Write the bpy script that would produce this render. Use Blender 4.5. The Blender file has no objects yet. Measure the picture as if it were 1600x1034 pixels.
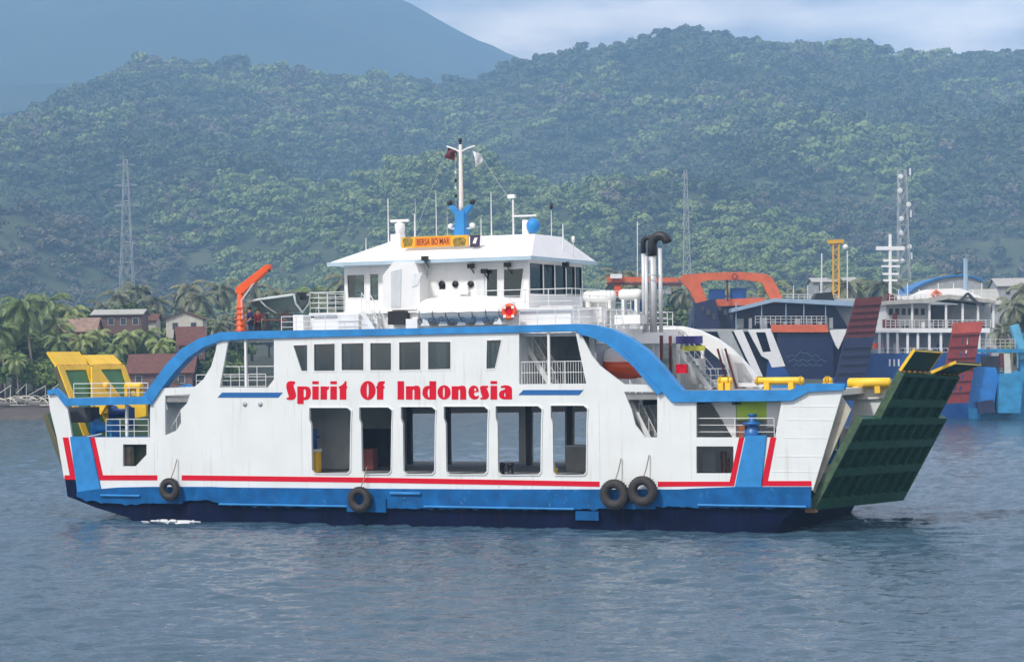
import bpy, bmesh, math, random
import numpy as np
from mathutils import Vector, Matrix
from mathutils.geometry import tessellate_polygon

random.seed(7)
rng = np.random.default_rng(11)
S = bpy.context.scene
COL = S.collection
rad = math.radians

# ------------------------------------------------------------------ camera
F = 3400.0                                    # focal length in photo pixels (1600 wide)
CAM_H = 8.4
cam_d = bpy.data.cameras.new("camera")
cam = bpy.data.objects.new("camera", cam_d)
COL.objects.link(cam)
cam_d.sensor_width = 36.0
cam_d.lens = 36.0 * F / 1600.0
cam_d.clip_start = 0.5
cam_d.clip_end = 20000
CAM_R = Matrix.Rotation(rad(90.64), 3, 'X') @ Matrix.Rotation(-0.0145, 3, 'Z')
cam.matrix_world = Matrix.Translation((0, 0, CAM_H)) @ CAM_R.to_4x4()
S.camera = cam

# ------------------------------------------------------------------ sun and sky
SUN_EL, SUN_AZ = rad(47), rad(222)            # azimuth clockwise from +Y: behind the viewer, to the left
sun_d = bpy.data.lights.new("sun", 'SUN')
sun_d.energy = 2.8
sun_d.angle = rad(5)
sun_d.color = (1.0, 0.97, 0.93)
sun = bpy.data.objects.new("sun", sun_d)
COL.objects.link(sun)
sdir = Vector((math.sin(SUN_AZ) * math.cos(SUN_EL), math.cos(SUN_AZ) * math.cos(SUN_EL), math.sin(SUN_EL)))
sun.rotation_euler = sdir.to_track_quat('Z', 'Y').to_euler()
sun.location = (-60, -80, 120)

W = bpy.data.worlds.new("World")
S.world = W
W.use_nodes = True
nt = W.node_tree
bg = nt.nodes['Background']
sky = nt.nodes.new('ShaderNodeTexSky')
sky.sky_type = 'NISHITA'
sky.sun_disc = False
sky.sun_elevation = SUN_EL
sky.sun_rotation = SUN_AZ
sky.air_density = 1.2
sky.dust_density = 1.5
tc = nt.nodes.new('ShaderNodeTexCoord')
mp = nt.nodes.new('ShaderNodeMapping')
mp.inputs['Scale'].default_value = (3.0, 3.0, 9.0)
nz = nt.nodes.new('ShaderNodeTexNoise')
nz.inputs['Scale'].default_value = 1.6
nz.inputs['Detail'].default_value = 6
nz.inputs['Roughness'].default_value = 0.55
rp = nt.nodes.new('ShaderNodeValToRGB')       # cloud cover
rp.color_ramp.elements[0].position = 0.38
rp.color_ramp.elements[1].position = 0.62
rp.color_ramp.elements[0].color = (0.45, 0.45, 0.45, 1)
cl = nt.nodes.new('ShaderNodeMix'); cl.data_type = 'RGBA'
cr = nt.nodes.new('ShaderNodeValToRGB')       # cloud brightness
cr.color_ramp.elements[0].color = (4.2, 3.9, 4.2, 1)
cr.color_ramp.elements[1].color = (12.5, 10.6, 9.2, 1)
cr.color_ramp.elements[0].position = 0.41
cr.color_ramp.elements[1].position = 0.62
mp2 = nt.nodes.new('ShaderNodeMapping')
mp2.inputs['Scale'].default_value = (7.0, 7.0, 22.0)
mp2.inputs['Location'].default_value = (3.1, 1.7, 0.4)
nz2 = nt.nodes.new('ShaderNodeTexNoise')
nz2.inputs['Scale'].default_value = 1.4
nz2.inputs['Detail'].default_value = 5
lk = nt.links.new
lk(tc.outputs['Generated'], mp.inputs['Vector']); lk(mp.outputs['Vector'], nz.inputs['Vector'])
lk(tc.outputs['Generated'], mp2.inputs['Vector']); lk(mp2.outputs['Vector'], nz2.inputs['Vector'])
lk(nz.outputs['Fac'], rp.inputs['Fac']); lk(nz2.outputs['Fac'], cr.inputs['Fac'])
lk(rp.outputs['Color'], cl.inputs['Factor'])
lk(sky.outputs['Color'], cl.inputs['A']); lk(cr.outputs['Color'], cl.inputs['B'])
lk(cl.outputs['Result'], bg.inputs['Color'])
bg.inputs['Strength'].default_value = 0.145

S.view_settings.view_transform = 'Standard'
S.view_settings.look = 'None'
S.view_settings.exposure = 0.22
S.view_settings.gamma = 1.0
S.render.engine = 'CYCLES'
S.cycles.use_denoising = True
S.cycles.max_bounces = 8
S.cycles.transparent_max_bounces = 12
S.cycles.volume_bounces = 3
S.cycles.caustics_reflective = False
S.cycles.caustics_refractive = False

# ------------------------------------------------------------------ frames of reference
def ray(px, py):
    return CAM_R @ Vector(((px - 800) / F, -(py - 517) / F, -1.0))

def W2(px, py, Y):
    """world point at depth Y seen at a photo pixel"""
    d = ray(px, py)
    t = Y / d.y
    return Vector((d.x * t, Y, CAM_H + d.z * t))

THETA = rad(24)
SHIP_O = Vector((0, 106, 0))
SHIP_R = Matrix.Rotation(-THETA, 3, 'Z')      # ship axes: u along, v across (away), z up
BEAM = 13.0

def L(px, py, v=0.0):
    """(u, v, z) in the ship's own axes of a photo pixel on the plane v"""
    d = SHIP_R.transposed() @ ray(px, py)
    c = SHIP_R.transposed() @ (Vector((0, 0, CAM_H)) - SHIP_O)
    t = (v - c.y) / d.y
    return c + d * t

def LU(px, py=600, v=0.0): return L(px, py, v).x
def LZ(py, px=700, v=0.0): return L(px, py, v).z
def LP(pts, v=0.0): return [(L(x, y, v).x, L(x, y, v).z) for x, y in pts]

# ------------------------------------------------------------------ materials
MATS = {}
def nodes_of(m):
    m.use_nodes = True
    t = m.node_tree
    return t, t.nodes['Principled BSDF'], t.nodes.new, t.links.new

def paint(name, col, rough=0.45, metal=0.0, var=0.12, scale=1.2, streak=0.0, streak_col=(0.22, 0.10, 0.05),
          bump=0.0, bump_scale=6.0, spec=0.5, patch=0.0, patch_col=(0.5, 0.5, 0.5)):
    if name in MATS: return MATS[name]
    m = bpy.data.materials.new(name)
    t, b, N, LK = nodes_of(m)
    b.inputs['Roughness'].default_value = rough
    b.inputs['Metallic'].default_value = metal
    b.inputs['Specular IOR Level'].default_value = spec
    tc = N('ShaderNodeTexCoord')
    n1 = N('ShaderNodeTexNoise'); n1.inputs['Scale'].default_value = scale; n1.inputs['Detail'].default_value = 5
    LK(tc.outputs['Object'], n1.inputs['Vector'])
    r1 = N('ShaderNodeValToRGB')
    r1.color_ramp.elements[0].position = 0.3; r1.color_ramp.elements[1].position = 0.7
    r1.color_ramp.elements[0].color = tuple(c * (1 - var) for c in col) + (1,)
    r1.color_ramp.elements[1].color = tuple(min(1, c * (1 + var * 0.7)) for c in col) + (1,)
    LK(n1.outputs['Fac'], r1.inputs['Fac'])
    out = r1.outputs['Color']
    def over(prev, fac_out, c):
        mx = N('ShaderNodeMix'); mx.data_type = 'RGBA'
        LK(fac_out, mx.inputs['Factor']); LK(prev, mx.inputs['A'])
        mx.inputs['B'].default_value = tuple(c) + (1,)
        return mx.outputs['Result']
    if streak > 0:
        mp = N('ShaderNodeMapping'); mp.inputs['Scale'].default_value = (2.2, 2.2, 0.16)
        n2 = N('ShaderNodeTexNoise'); n2.inputs['Scale'].default_value = 1.5; n2.inputs['Detail'].default_value = 6
        n2.inputs['Roughness'].default_value = 0.7
        LK(tc.outputs['Object'], mp.inputs['Vector']); LK(mp.outputs['Vector'], n2.inputs['Vector'])
        r2 = N('ShaderNodeValToRGB')
        r2.color_ramp.elements[0].position = 0.56; r2.color_ramp.elements[1].position = 0.80
        r2.color_ramp.elements[0].color = (0, 0, 0, 1); r2.color_ramp.elements[1].color = (streak,) * 3 + (1,)
        LK(n2.outputs['Fac'], r2.inputs['Fac'])
        out = over(out, r2.outputs['Color'], streak_col)
    if patch > 0:
        n3 = N('ShaderNodeTexNoise'); n3.inputs['Scale'].default_value = scale * 2.3; n3.inputs['Detail'].default_value = 8
        n3.inputs['Roughness'].default_value = 0.72
        LK(tc.outputs['Object'], n3.inputs['Vector'])
        r3 = N('ShaderNodeValToRGB')
        r3.color_ramp.elements[0].position = 0.60; r3.color_ramp.elements[1].position = 0.68
        r3.color_ramp.elements[0].color = (0, 0, 0, 1); r3.color_ramp.elements[1].color = (patch,) * 3 + (1,)
        LK(n3.outputs['Fac'], r3.inputs['Fac'])
        out = over(out, r3.outputs['Color'], patch_col)
    LK(out, b.inputs['Base Color'])
    if bump > 0:
        n4 = N('ShaderNodeTexNoise'); n4.inputs['Scale'].default_value = bump_scale; n4.inputs['Detail'].default_value = 3
        LK(tc.outputs['Object'], n4.inputs['Vector'])
        bp = N('ShaderNodeBump'); bp.inputs['Strength'].default_value = bump; bp.inputs['Distance'].default_value = 0.05
        LK(n4.outputs['Fac'], bp.inputs['Height']); LK(bp.outputs['Normal'], b.inputs['Normal'])
    MATS[name] = m
    return m

def foliage(name, c0, c1, rough=0.55, spec=0.3, trans=0.25):
    """leaf material: colour differs per leaf clump (per mesh island) and per plant"""
    if name in MATS: return MATS[name]
    m = bpy.data.materials.new(name)
    t, b, N, LK = nodes_of(m)
    oi = N('ShaderNodeObjectInfo'); ge = N('ShaderNodeNewGeometry')
    ad = N('ShaderNodeMath'); ad.operation = 'ADD'
    m1 = N('ShaderNodeMath'); m1.operation = 'MULTIPLY'; m1.inputs[1].default_value = 0.62
    m2 = N('ShaderNodeMath'); m2.operation = 'MULTIPLY'; m2.inputs[1].default_value = 0.38
    LK(oi.outputs['Random'], m1.inputs[0]); LK(ge.outputs['Random Per Island'], m2.inputs[0])
    LK(m1.outputs[0], ad.inputs[0]); LK(m2.outputs[0], ad.inputs[1])
    r = N('ShaderNodeValToRGB')
    r.color_ramp.elements[0].color = tuple(c0) + (1,); r.color_ramp.elements[1].color = tuple(c1) + (1,)
    r.color_ramp.elements[0].position = 0.1; r.color_ramp.elements[1].position = 0.9
    LK(ad.outputs[0], r.inputs['Fac']); LK(r.outputs['Color'], b.inputs['Base Color'])
    b.inputs['Roughness'].default_value = rough
    b.inputs['Specular IOR Level'].default_value = spec
    MATS[name] = m
    return m

WHITE = paint('white_paint', (0.74, 0.78, 0.775), 0.42, var=0.05, scale=0.5, streak=0.62, streak_col=(0.44, 0.35, 0.26), bump=0.16, bump_scale=1.3, patch=0.10, patch_col=(0.5, 0.5, 0.46))
WHITE2 = paint('deckhouse_white', (0.80, 0.81, 0.80), 0.45, var=0.05, scale=0.8, streak=0.30, streak_col=(0.45, 0.40, 0.34))
ROOFW = paint('roof_white', (0.84, 0.85, 0.85), 0.5, var=0.04)
GREYIN = paint('interior_grey', (0.70, 0.75, 0.76), 0.6, var=0.12, streak=0.4, streak_col=(0.2, 0.17, 0.14))
BLUE = paint('blue_paint', (0.030, 0.235, 0.56), 0.45, spec=0.3, var=0.18, scale=1.5, bump=0.05)
BLUEB = paint('blue_band_paint', (0.004, 0.105, 0.315), 0.5, spec=0.2, var=0.3, scale=1.3, streak=0.55, streak_col=(0.05, 0.05, 0.09), patch=0.6, patch_col=(0.09, 0.27, 0.50), bump=0.2, bump_scale=3.0)
NAVY = paint('navy_hull_paint', (0.003, 0.007, 0.034), 0.6, spec=0.06, var=0.4, scale=0.8, streak=0.8, streak_col=(0.060, 0.022, 0.022), bump=0.15, bump_scale=1.5)
BLACK = paint('black_paint', (0.012, 0.012, 0.014), 0.5, var=0.3)
RED = paint('red_paint', (0.64, 0.006, 0.026), 0.55, var=0.06, spec=0.12)
STRIPEB = paint('stripe_blue', (0.010, 0.12, 0.36), 0.4, var=0.06)
YELLOW = paint('yellow_paint', (0.88, 0.56, 0.03), 0.45, var=0.12, streak=0.35, streak_col=(0.3, 0.13, 0.02))
GREEN = paint('ramp_green', (0.006, 0.040, 0.022), 0.55, spec=0.2, var=0.3, scale=1.6, patch=0.35, patch_col=(0.05, 0.09, 0.06))
GREENL = paint('ramp_green_worn', (0.014, 0.078, 0.038), 0.55, spec=0.2, var=0.3, scale=2.5, patch=0.5, patch_col=(0.12, 0.15, 0.08))
GREENY = paint('panel_green', (0.06, 0.20, 0.08), 0.5, var=0.2)
OLIVE = paint('olive_paint', (0.10, 0.10, 0.055), 0.55, var=0.3)
ORANGE = paint('orange_paint', (0.78, 0.10, 0.015), 0.42, var=0.12)
ORANGEW = paint('orange_faded', (0.66, 0.14, 0.055), 0.5, var=0.15)
MAROON = paint('maroon_paint', (0.12, 0.020, 0.020), 0.5, var=0.25, streak=0.3)
REDRAMP = paint('red_ramp_paint', (0.23, 0.030, 0.028), 0.5, var=0.2, streak=0.3)
STEEL = paint('silver_steel', (0.62, 0.64, 0.66), 0.4, metal=0.25, var=0.1)
RUBBER = paint('rubber', (0.035, 0.031, 0.028), 0.75, var=0.3, scale=5, bump=0.4, bump_scale=9, patch=0.3, patch_col=(0.10, 0.085, 0.07))
ROPE = paint('rope', (0.25, 0.22, 0.17), 0.8)
RAILW = paint('rail_white', (0.74, 0.76, 0.75), 0.45, var=0.1)
GREYRAIL = paint('rail_grey', (0.42, 0.46, 0.48), 0.5, var=0.1)
DARKIN = paint('dark_interior', (0.05, 0.055, 0.065), 0.6, var=0.3)
DECK = paint('deck_paint', (0.27, 0.28, 0.28), 0.65, var=0.25)
SKIN = paint('skin', (0.32, 0.17, 0.10), 0.55, var=0.05)
HAIR = paint('hair', (0.012, 0.010, 0.009), 0.6)
LIME = paint('lime_panel', (0.45, 0.70, 0.05), 0.5, var=0.08)
CURTAIN = paint('curtain', (0.80, 0.88, 0.88), 0.8, var=0.1)
TEAL = paint('teal_blue_hull', (0.03, 0.26, 0.50), 0.5, var=0.25, patch=0.3, patch_col=(0.16, 0.30, 0.36))
MIDBLUE = paint('mid_blue_hull', (0.012, 0.075, 0.27), 0.45, var=0.2)
NAVY2 = paint('navy_superstructure', (0.014, 0.022, 0.075), 0.4, var=0.2)
PALEBL = paint('pale_blue_trim', (0.30, 0.42, 0.54), 0.5, var=0.1)
GREYWALL = paint('grey_wall', (0.40, 0.42, 0.42), 0.7, var=0.15, streak=0.4, streak_col=(0.2, 0.18, 0.15))
GREYROOF = paint('grey_roof', (0.42, 0.42, 0.38), 0.7, var=0.15, streak=0.3)
TILE = paint('brown_tile', (0.14, 0.055, 0.040), 0.75, var=0.3, scale=2.0, bump=0.4, bump_scale=4)
PINKTILE = paint('pink_brick', (0.42, 0.20, 0.14), 0.8, var=0.25, scale=2.0)
CREAM = paint('cream_wall', (0.62, 0.60, 0.52), 0.75, var=0.12, streak=0.3)
BROWNWALL = paint('brown_wall', (0.17, 0.10, 0.085), 0.75, var=0.2)
BARK = paint('bark', (0.11, 0.085, 0.062), 0.85, var=0.3, scale=3, bump=0.5)
PALMBARK = paint('palm_bark', (0.22, 0.19, 0.15), 0.85, var=0.25, scale=3, bump=0.4)
BAMBOO = paint('white_bamboo', (0.70, 0.68, 0.60), 0.6, var=0.12)
SAND = paint('dark_sand', (0.085, 0.075, 0.066), 0.9, var=0.25, scale=0.4, bump=0.3, bump_scale=2)
GALV = paint('galvanised_steel', (0.42, 0.45, 0.46), 0.5, metal=0.2, var=0.15)

def glass_mat(name, tint, alpha):
    m = bpy.data.materials.new(name)
    t, b, N, LK = nodes_of(m)
    out = t.nodes['Material Output']
    gl = N('ShaderNodeBsdfGlossy'); gl.inputs['Roughness'].default_value = 0.04
    gl.inputs['Color'].default_value = (0.9, 0.95, 1, 1)
    b.inputs['Base Color'].default_value = tuple(tint) + (1,); b.inputs['Roughness'].default_value = 0.2
    tr = N('ShaderNodeBsdfTransparent'); tr.inputs['Color'].default_value = (0.74, 0.90, 0.92, 1)
    m1 = N('ShaderNodeMixShader'); m1.inputs['Fac'].default_value = alpha
    LK(tr.outputs[0], m1.inputs[1]); LK(b.outputs[0], m1.inputs[2])
    fr = N('ShaderNodeFresnel'); fr.inputs['IOR'].default_value = 1.5
    m2 = N('ShaderNodeMixShader')
    LK(fr.outputs[0], m2.inputs['Fac']); LK(m1.outputs[0], m2.inputs[1]); LK(gl.outputs[0], m2.inputs[2])
    LK(m2.outputs[0], out.inputs['Surface'])
    return m
GLASS = glass_mat('window_glass', (0.008, 0.032, 0.045), 0.40)

# ------------------------------------------------------------------ mesh building
class MB:
    def __init__(s): s.v = []; s.f = []
    def add(s, vs, fs):
        o = len(s.v)
        s.v += [tuple(p) for p in vs]; s.f += [tuple(i + o for i in f) for f in fs]
        return s
    def box(s, x0, x1, y0, y1, z0, z1):
        vs = [(x, y, z) for x in (x0, x1) for y in (y0, y1) for z in (z0, z1)]
        return s.add(vs, [(0, 1, 3, 2), (4, 6, 7, 5), (0, 4, 5, 1), (2, 3, 7, 6), (0, 2, 6, 4), (1, 5, 7, 3)])
    def beam(s, p, q, w, h=None):
        """rectangular bar from p to q"""
        p, q = Vector(p), Vector(q); h = h or w
        d = (q - p).normalized()
        a = d.cross(Vector((0, 0, 1)))
        if a.length < 1e-4: a = Vector((1, 0, 0))
        a.normalize(); b = a.cross(d)
        vs = []
        for e in (p, q):
            for i, j in ((-1, -1), (1, -1), (1, 1), (-1, 1)):
                vs.append(e + a * i * w / 2 + b * j * h / 2)
        return s.add(vs, [(0, 1, 2, 3), (7, 6, 5, 4), (0, 4, 5, 1), (1, 5, 6, 2), (2, 6, 7, 3), (3, 7, 4, 0)])
    def prism(s, poly, v0, v1, holes=(), ax='y'):
        """polygon (a, z) extruded across; ax: which axis is the extrusion"""
        loops = [list(poly)] + [list(h) for h in holes]
        flat = [p for l in loops for p in l]
        tris = tessellate_polygon([[Vector((p[0], p[1], 0)) for p in l] for l in loops])
        n = len(flat)
        mk = (lambda p, v: (p[0], v, p[1])) if ax == 'y' else ((lambda p, v: (v, p[0], p[1])) if ax == 'x' else (lambda p, v: (p[0], p[1], v)))
        vs = [mk(p, v0) for p in flat] + [mk(p, v1) for p in flat]
        fs = [tuple(t) for t in tris] + [tuple(i + n for i in reversed(t)) for t in tris]
        o = 0
        for l in loops:
            m = len(l)
            for i in range(m):
                a, b = o + i, o + (i + 1) % m
                fs.append((a, b, b + n, a + n))
            o += m
        return s.add(vs, fs)
    def strip(s, outer, inner, v0, v1):
        n = len(outer)
        vs = [(p[0], v0, p[1]) for p in outer] + [(p[0], v0, p[1]) for p in inner] + \
             [(p[0], v1, p[1]) for p in outer] + [(p[0], v1, p[1]) for p in inner]
        fs = []
        for i in range(n - 1):
            fs += [(i, i + 1, n + i + 1, n + i), (2 * n + i, 3 * n + i, 3 * n + i + 1, 2 * n + i + 1),
                   (i, 2 * n + i, 2 * n + i + 1, i + 1), (n + i, n + i + 1, 3 * n + i + 1, 3 * n + i)]
        fs += [(0, n, 3 * n, 2 * n), (n - 1, 3 * n - 1, 4 * n - 1, 2 * n - 1)]
        return s.add(vs, fs)
    def tube(s, pts, r, n=6, r2=None, cap=True):
        pts = [Vector(p) for p in pts]
        k = len(pts); vs = []; fs = []
        up = None
        for i, p in enumerate(pts):
            d = (pts[min(i + 1, k - 1)] - pts[max(i - 1, 0)]).normalized()
            if up is None:
                up = Vector((0, 0, 1)) if abs(d.z) < 0.9 else Vector((0, 1, 0))
            a = d.cross(up); a.normalize(); b = a.cross(d)
            up = b
            rr = r if r2 is None else r + (r2 - r) * i / (k - 1)
            for j in range(n):
                t = 2 * math.pi * j / n
                vs.append(p + (a * math.cos(t) + b * math.sin(t)) * rr)
        for i in range(k - 1):
            for j in range(n):
                fs.append((i * n + j, i * n + (j + 1) % n, (i + 1) * n + (j + 1) % n, (i + 1) * n + j))
        if cap:
            fs.append(tuple(reversed(range(n)))); fs.append(tuple((k - 1) * n + j for j in range(n)))
        return s.add(vs, fs)
    def lathe(s, prof, c, axis='z', n=16):
        """profile [(r, h)] revolved about an axis through c"""
        vs = []; fs = []
        for r, h in prof:
            for j in range(n):
                t = 2 * math.pi * j / n
                a, b = r * math.cos(t), r * math.sin(t)
                o = {'z': (a, b, h), 'x': (h, a, b), 'y': (a, h, b)}[axis]
                vs.append((c[0] + o[0], c[1] + o[1], c[2] + o[2]))
        k = len(prof)
        for i in range(k - 1):
            for j in range(n):
                fs.append((i * n + j, i * n + (j + 1) % n, (i + 1) * n + (j + 1) % n, (i + 1) * n + j))
        fs.append(tuple(range(n))); fs.append(tuple((k - 1) * n + j for j in range(n)))
        return s.add(vs, fs)
    def torus(s, c, R, r, axis='y', n=28, m=12, sq=1.0):
        vs = []; fs = []
        for i in range(n):
            t = 2 * math.pi * i / n
            for j in range(m):
                q = 2 * math.pi * j / m
                rr = R + r * math.cos(q); h = r * sq * math.sin(q)
                a, b = rr * math.cos(t), rr * math.sin(t)
                o = {'y': (a, h, b), 'x': (h, a, b), 'z': (a, b, h)}[axis]
                vs.append((c[0] + o[0], c[1] + o[1], c[2] + o[2]))
        for i in range(n):
            for j in range(m):
                fs.append((i * m + j, ((i + 1) % n) * m + j, ((i + 1) % n) * m + (j + 1) % m, i * m + (j + 1) % m))
        return s.add(vs, fs)
    def build(s, name, mat, parent=None, smooth=False, label=None, bevel=0):
        me = bpy.data.meshes.new(name)
        me.from_pydata(s.v, [], s.f)
        bm = bmesh.new(); bm.from_mesh(me)
        bmesh.ops.recalc_face_normals(bm, faces=bm.faces)
        bm.to_mesh(me); bm.free()
        me.materials.append(mat)
        if smooth:
            for p in me.polygons: p.use_smooth = True
        o = bpy.data.objects.new(name, me)
        COL.objects.link(o)
        if parent is not None: o.parent = parent
        if label: o['label'] = label
        if bevel:
            md = o.modifiers.new('bevel', 'BEVEL'); md.width = bevel; md.segments = 2; md.limit_method = 'ANGLE'
        return o

def tag(o, label=None, cat=None, group=None, kind=None):
    if label: o['label'] = label
    if cat: o['category'] = cat
    if group: o['group'] = group
    if kind: o['kind'] = kind
    return o

def thing(name, label, cat, loc=(0, 0, 0), rz=0.0, group=None):
    o = bpy.data.objects.new(name, None)
    o.empty_display_size = 0.3
    COL.objects.link(o)
    o.location = loc; o.rotation_euler = (0, 0, rz)
    return tag(o, label, cat, group)

def dup(root, loc, rz=0.0, scale=1.0, label=None, group=None):
    r = root.copy(); COL.objects.link(r)
    r.location = loc; r.rotation_euler = (0, 0, rz); r.scale = (scale,) * 3
    if label: r['label'] = label
    if group: r['group'] = group
    for ch in list(root.children):
        c = ch.copy(); COL.objects.link(c); c.parent = r
        for g in ch.children:
            d = g.copy(); COL.objects.link(d); d.parent = c
    return r

def on_ship(name, label, cat, u, v, z, group=None):
    """a thing of its own standing on the ferry, its axes along the ferry's"""
    return thing(name, label, cat, SHIP_O + SHIP_R @ Vector((u, v, z)), -THETA, group)

def rail(mb, path, h=1.05, bars=3, step=1.2, r=0.022):
    """handrail along (x, y, z) points"""
    pts = [Vector(p) for p in path]
    for k in range(1, bars + 1):
        dz = Vector((0, 0, h * k / bars))
        for a, b in zip(pts, pts[1:]):
            mb.tube([a + dz, b + dz], r if k == bars else r * 0.75, 5)
    for a, b in zip(pts, pts[1:]):
        n = max(1, round((b - a).length / step))
        for i in range(n + 1):
            p = a.lerp(b, i / n)
            mb.tube([p, p + Vector((0, 0, h))], r, 5)
    return mb
# ================================================================== SETTING: water, ground, hills
def smooth(a, b, x):
    t = np.clip((x - a) / (b - a), 0, 1)
    return t * t * (3 - 2 * t)

_G = rng.random((256, 256))
def vnoise(x, y):
    xi = np.floor(x).astype(int); yi = np.floor(y).astype(int)
    fx = x - xi; fy = y - yi
    fx = fx * fx * (3 - 2 * fx); fy = fy * fy * (3 - 2 * fy)
    g = lambda i, j: _G[i % 256, j % 256]
    return (g(xi, yi) * (1 - fx) + g(xi + 1, yi) * fx) * (1 - fy) + (g(xi, yi + 1) * (1 - fx) + g(xi + 1, yi + 1) * fx) * fy
def fbm(x, y, o=5):
    s = 0; a = 0.5
    for k in range(o):
        s = s + a * vnoise(x * 2 ** k + 17.3 * k, y * 2 ** k + 5.1 * k); a *= 0.5
    return s
def ridged(x, y, o=4):
    s = 0; a = 0.5
    for k in range(o):
        s = s + a * (1 - np.abs(2 * vnoise(x * 2 ** k + 9.7 * k, y * 2 ** k + 3.3 * k) - 1)); a *= 0.5
    return s

def grid_mesh(name, X, Y, Z, mat, smooth_shade=True, kind='structure'):
    r, c = X.shape
    me = bpy.data.meshes.new(name)
    co = np.stack([X, Y, Z], -1).reshape(-1, 3).astype(np.float32)
    idx = np.arange(r * c).reshape(r, c)
    q = np.stack([idx[:-1, :-1], idx[:-1, 1:], idx[1:, 1:], idx[1:, :-1]], -1).reshape(-1, 4).astype(np.int32)
    me.vertices.add(len(co)); me.vertices.foreach_set('co', co.ravel())
    me.loops.add(q.size); me.loops.foreach_set('vertex_index', q.ravel())
    me.polygons.add(len(q))
    me.polygons.foreach_set('loop_start', np.arange(0, q.size, 4, dtype=np.int32))
    me.polygons.foreach_set('loop_total', np.full(len(q), 4, dtype=np.int32))
    me.update(calc_edges=True)
    if smooth_shade: me.polygons.foreach_set('use_smooth', np.ones(len(q), dtype=bool))
    me.materials.append(mat)
    o = bpy.data.objects.new(name, me); COL.objects.link(o)
    return tag(o, kind=kind)

# ---- water
def water_mat():
    m = bpy.data.materials.new('sea_water')
    t, b, N, LK = nodes_of(m)
    b.inputs['Base Color'].default_value = (0.046, 0.092, 0.134, 1)
    b.inputs['Roughness'].default_value = 0.10
    b.inputs['IOR'].default_value = 1.38
    tc = N('ShaderNodeTexCoord')
    def noise(scale, detail, sx, sy):
        mp = N('ShaderNodeMapping'); mp.inputs['Scale'].default_value = (sx, sy, 1)
        mp.inputs['Rotation'].default_value = (0, 0, rad(8))
        n = N('ShaderNodeTexNoise'); n.inputs['Scale'].default_value = scale; n.inputs['Detail'].default_value = detail
        n.inputs['Roughness'].default_value = 0.6
        LK(tc.outputs['Object'], mp.inputs['Vector']); LK(mp.outputs['Vector'], n.inputs['Vector'])
        return n
    n1 = noise(2.4, 4, 0.5, 1.0)
    n2 = noise(0.28, 3, 0.6, 1.0)
    b1 = N('ShaderNodeBump'); b1.inputs['Strength'].default_value = 0.55; b1.inputs['Distance'].default_value = 0.22
    b2 = N('ShaderNodeBump'); b2.inputs['Strength'].default_value = 0.22; b2.inputs['Distance'].default_value = 0.6
    LK(n2.outputs['Fac'], b2.inputs['Height'])
    LK(n1.outputs['Fac'], b1.inputs['Height']); LK(b2.outputs['Normal'], b1.inputs['Normal'])
    LK(b1.outputs['Normal'], b.inputs['Normal'])
    return m
WATER = water_mat()
def grow(a, b, s0, s1):
    o = [a]
    while o[-1] < b: o.append(o[-1] + s0 + (s1 - s0) * (o[-1] - a) / (b - a))
    return np.array(o)
_g = grow(26, 112, 0.2, 1.4)
xs = np.concatenate([[-420, -250, -150], -_g[::-1], np.arange(-25.83, 25.9, 0.17), _g, [150, 250, 420]])
ys = np.concatenate([[-180, -60, 0, 30, 46], np.arange(54, 98.01, 0.12), grow(98.15, 322, 0.16, 1.4), [345]])
X, Y = np.meshgrid(xs, ys)
Z = np.zeros_like(X)
WX = X + 0.9 * (fbm(X / 1.9 + 7, Y / 2.6 + 3, 2) - 0.37) ; WY = Y + 1.5 * (fbm(X / 1.5 + 31, Y / 2.2 + 11, 3) - 0.43)
for k in range(34):
    lam = 0.75 * (2.4 / 0.75) ** rng.random()
    ang = rad(-97) + rng.normal(0, 0.34)
    amp = 0.0175 * lam ** 0.8 * (0.5 + rng.random())
    ph = (WX * math.cos(ang) + WY * math.sin(ang)) * math.pi / lam + rng.random() * 6.28
    Z += amp * ((1 - np.abs(np.sin(ph))) ** 1.6 - 0.28)
fade = smooth(-112, -90, X) * (1 - smooth(90, 112, X)) * smooth(52, 56, Y) * (1 - smooth(300, 322, Y)) * (1 - 0.45 * smooth(130, 260, Y))
gust = 0.55 + 0.9 * fbm(X / 14 + 40, Y / 9 + 7, 3)
Z = Z * fade * gust
water = grid_mesh('water', X, Y, Z, WATER)

# ---- ground along the shore
def ground_mat():
    m = bpy.data.materials.new('shore_ground')
    t, b, N, LK = nodes_of(m)
    tc = N('ShaderNodeTexCoord')
    n = N('ShaderNodeTexNoise'); n.inputs['Scale'].default_value = 0.12; n.inputs['Detail'].default_value = 8
    LK(tc.outputs['Object'], n.inputs['Vector'])
    r = N('ShaderNodeValToRGB')
    r.color_ramp.elements[0].color = (0.018, 0.032, 0.012, 1); r.color_ramp.elements[1].color = (0.075, 0.075, 0.045, 1)
    r.color_ramp.elements[0].position = 0.35; r.color_ramp.elements[1].position = 0.72
    LK(n.outputs['Fac'], r.inputs['Fac']); LK(r.outputs['Color'], b.inputs['Base Color'])
    b.inputs['Roughness'].default_value = 0.9
    return m
GROUND = ground_mat()
SHORE = 322.0
def ground_z(x, y):
    return -0.8 + 1.9 * smooth(SHORE - 6, SHORE + 5, y) + 1.6 * smooth(SHORE + 4, SHORE + 30, y) + \
        5.0 * smooth(SHORE + 20, 430, y) + 7 * smooth(430, 760, y) + 0.5 * fbm(x / 25, y / 25, 3)
X, Y = np.meshgrid(np.linspace(-330, 330, 133), np.concatenate([np.linspace(SHORE - 8, 360, 24), np.linspace(366, 720, 40)]))
grid_mesh('shore_ground', X, Y, ground_z(X, Y), GROUND)
X, Y = np.meshgrid(np.linspace(-330, 330, 221), np.linspace(SHORE - 8, SHORE + 26, 26))
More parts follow.
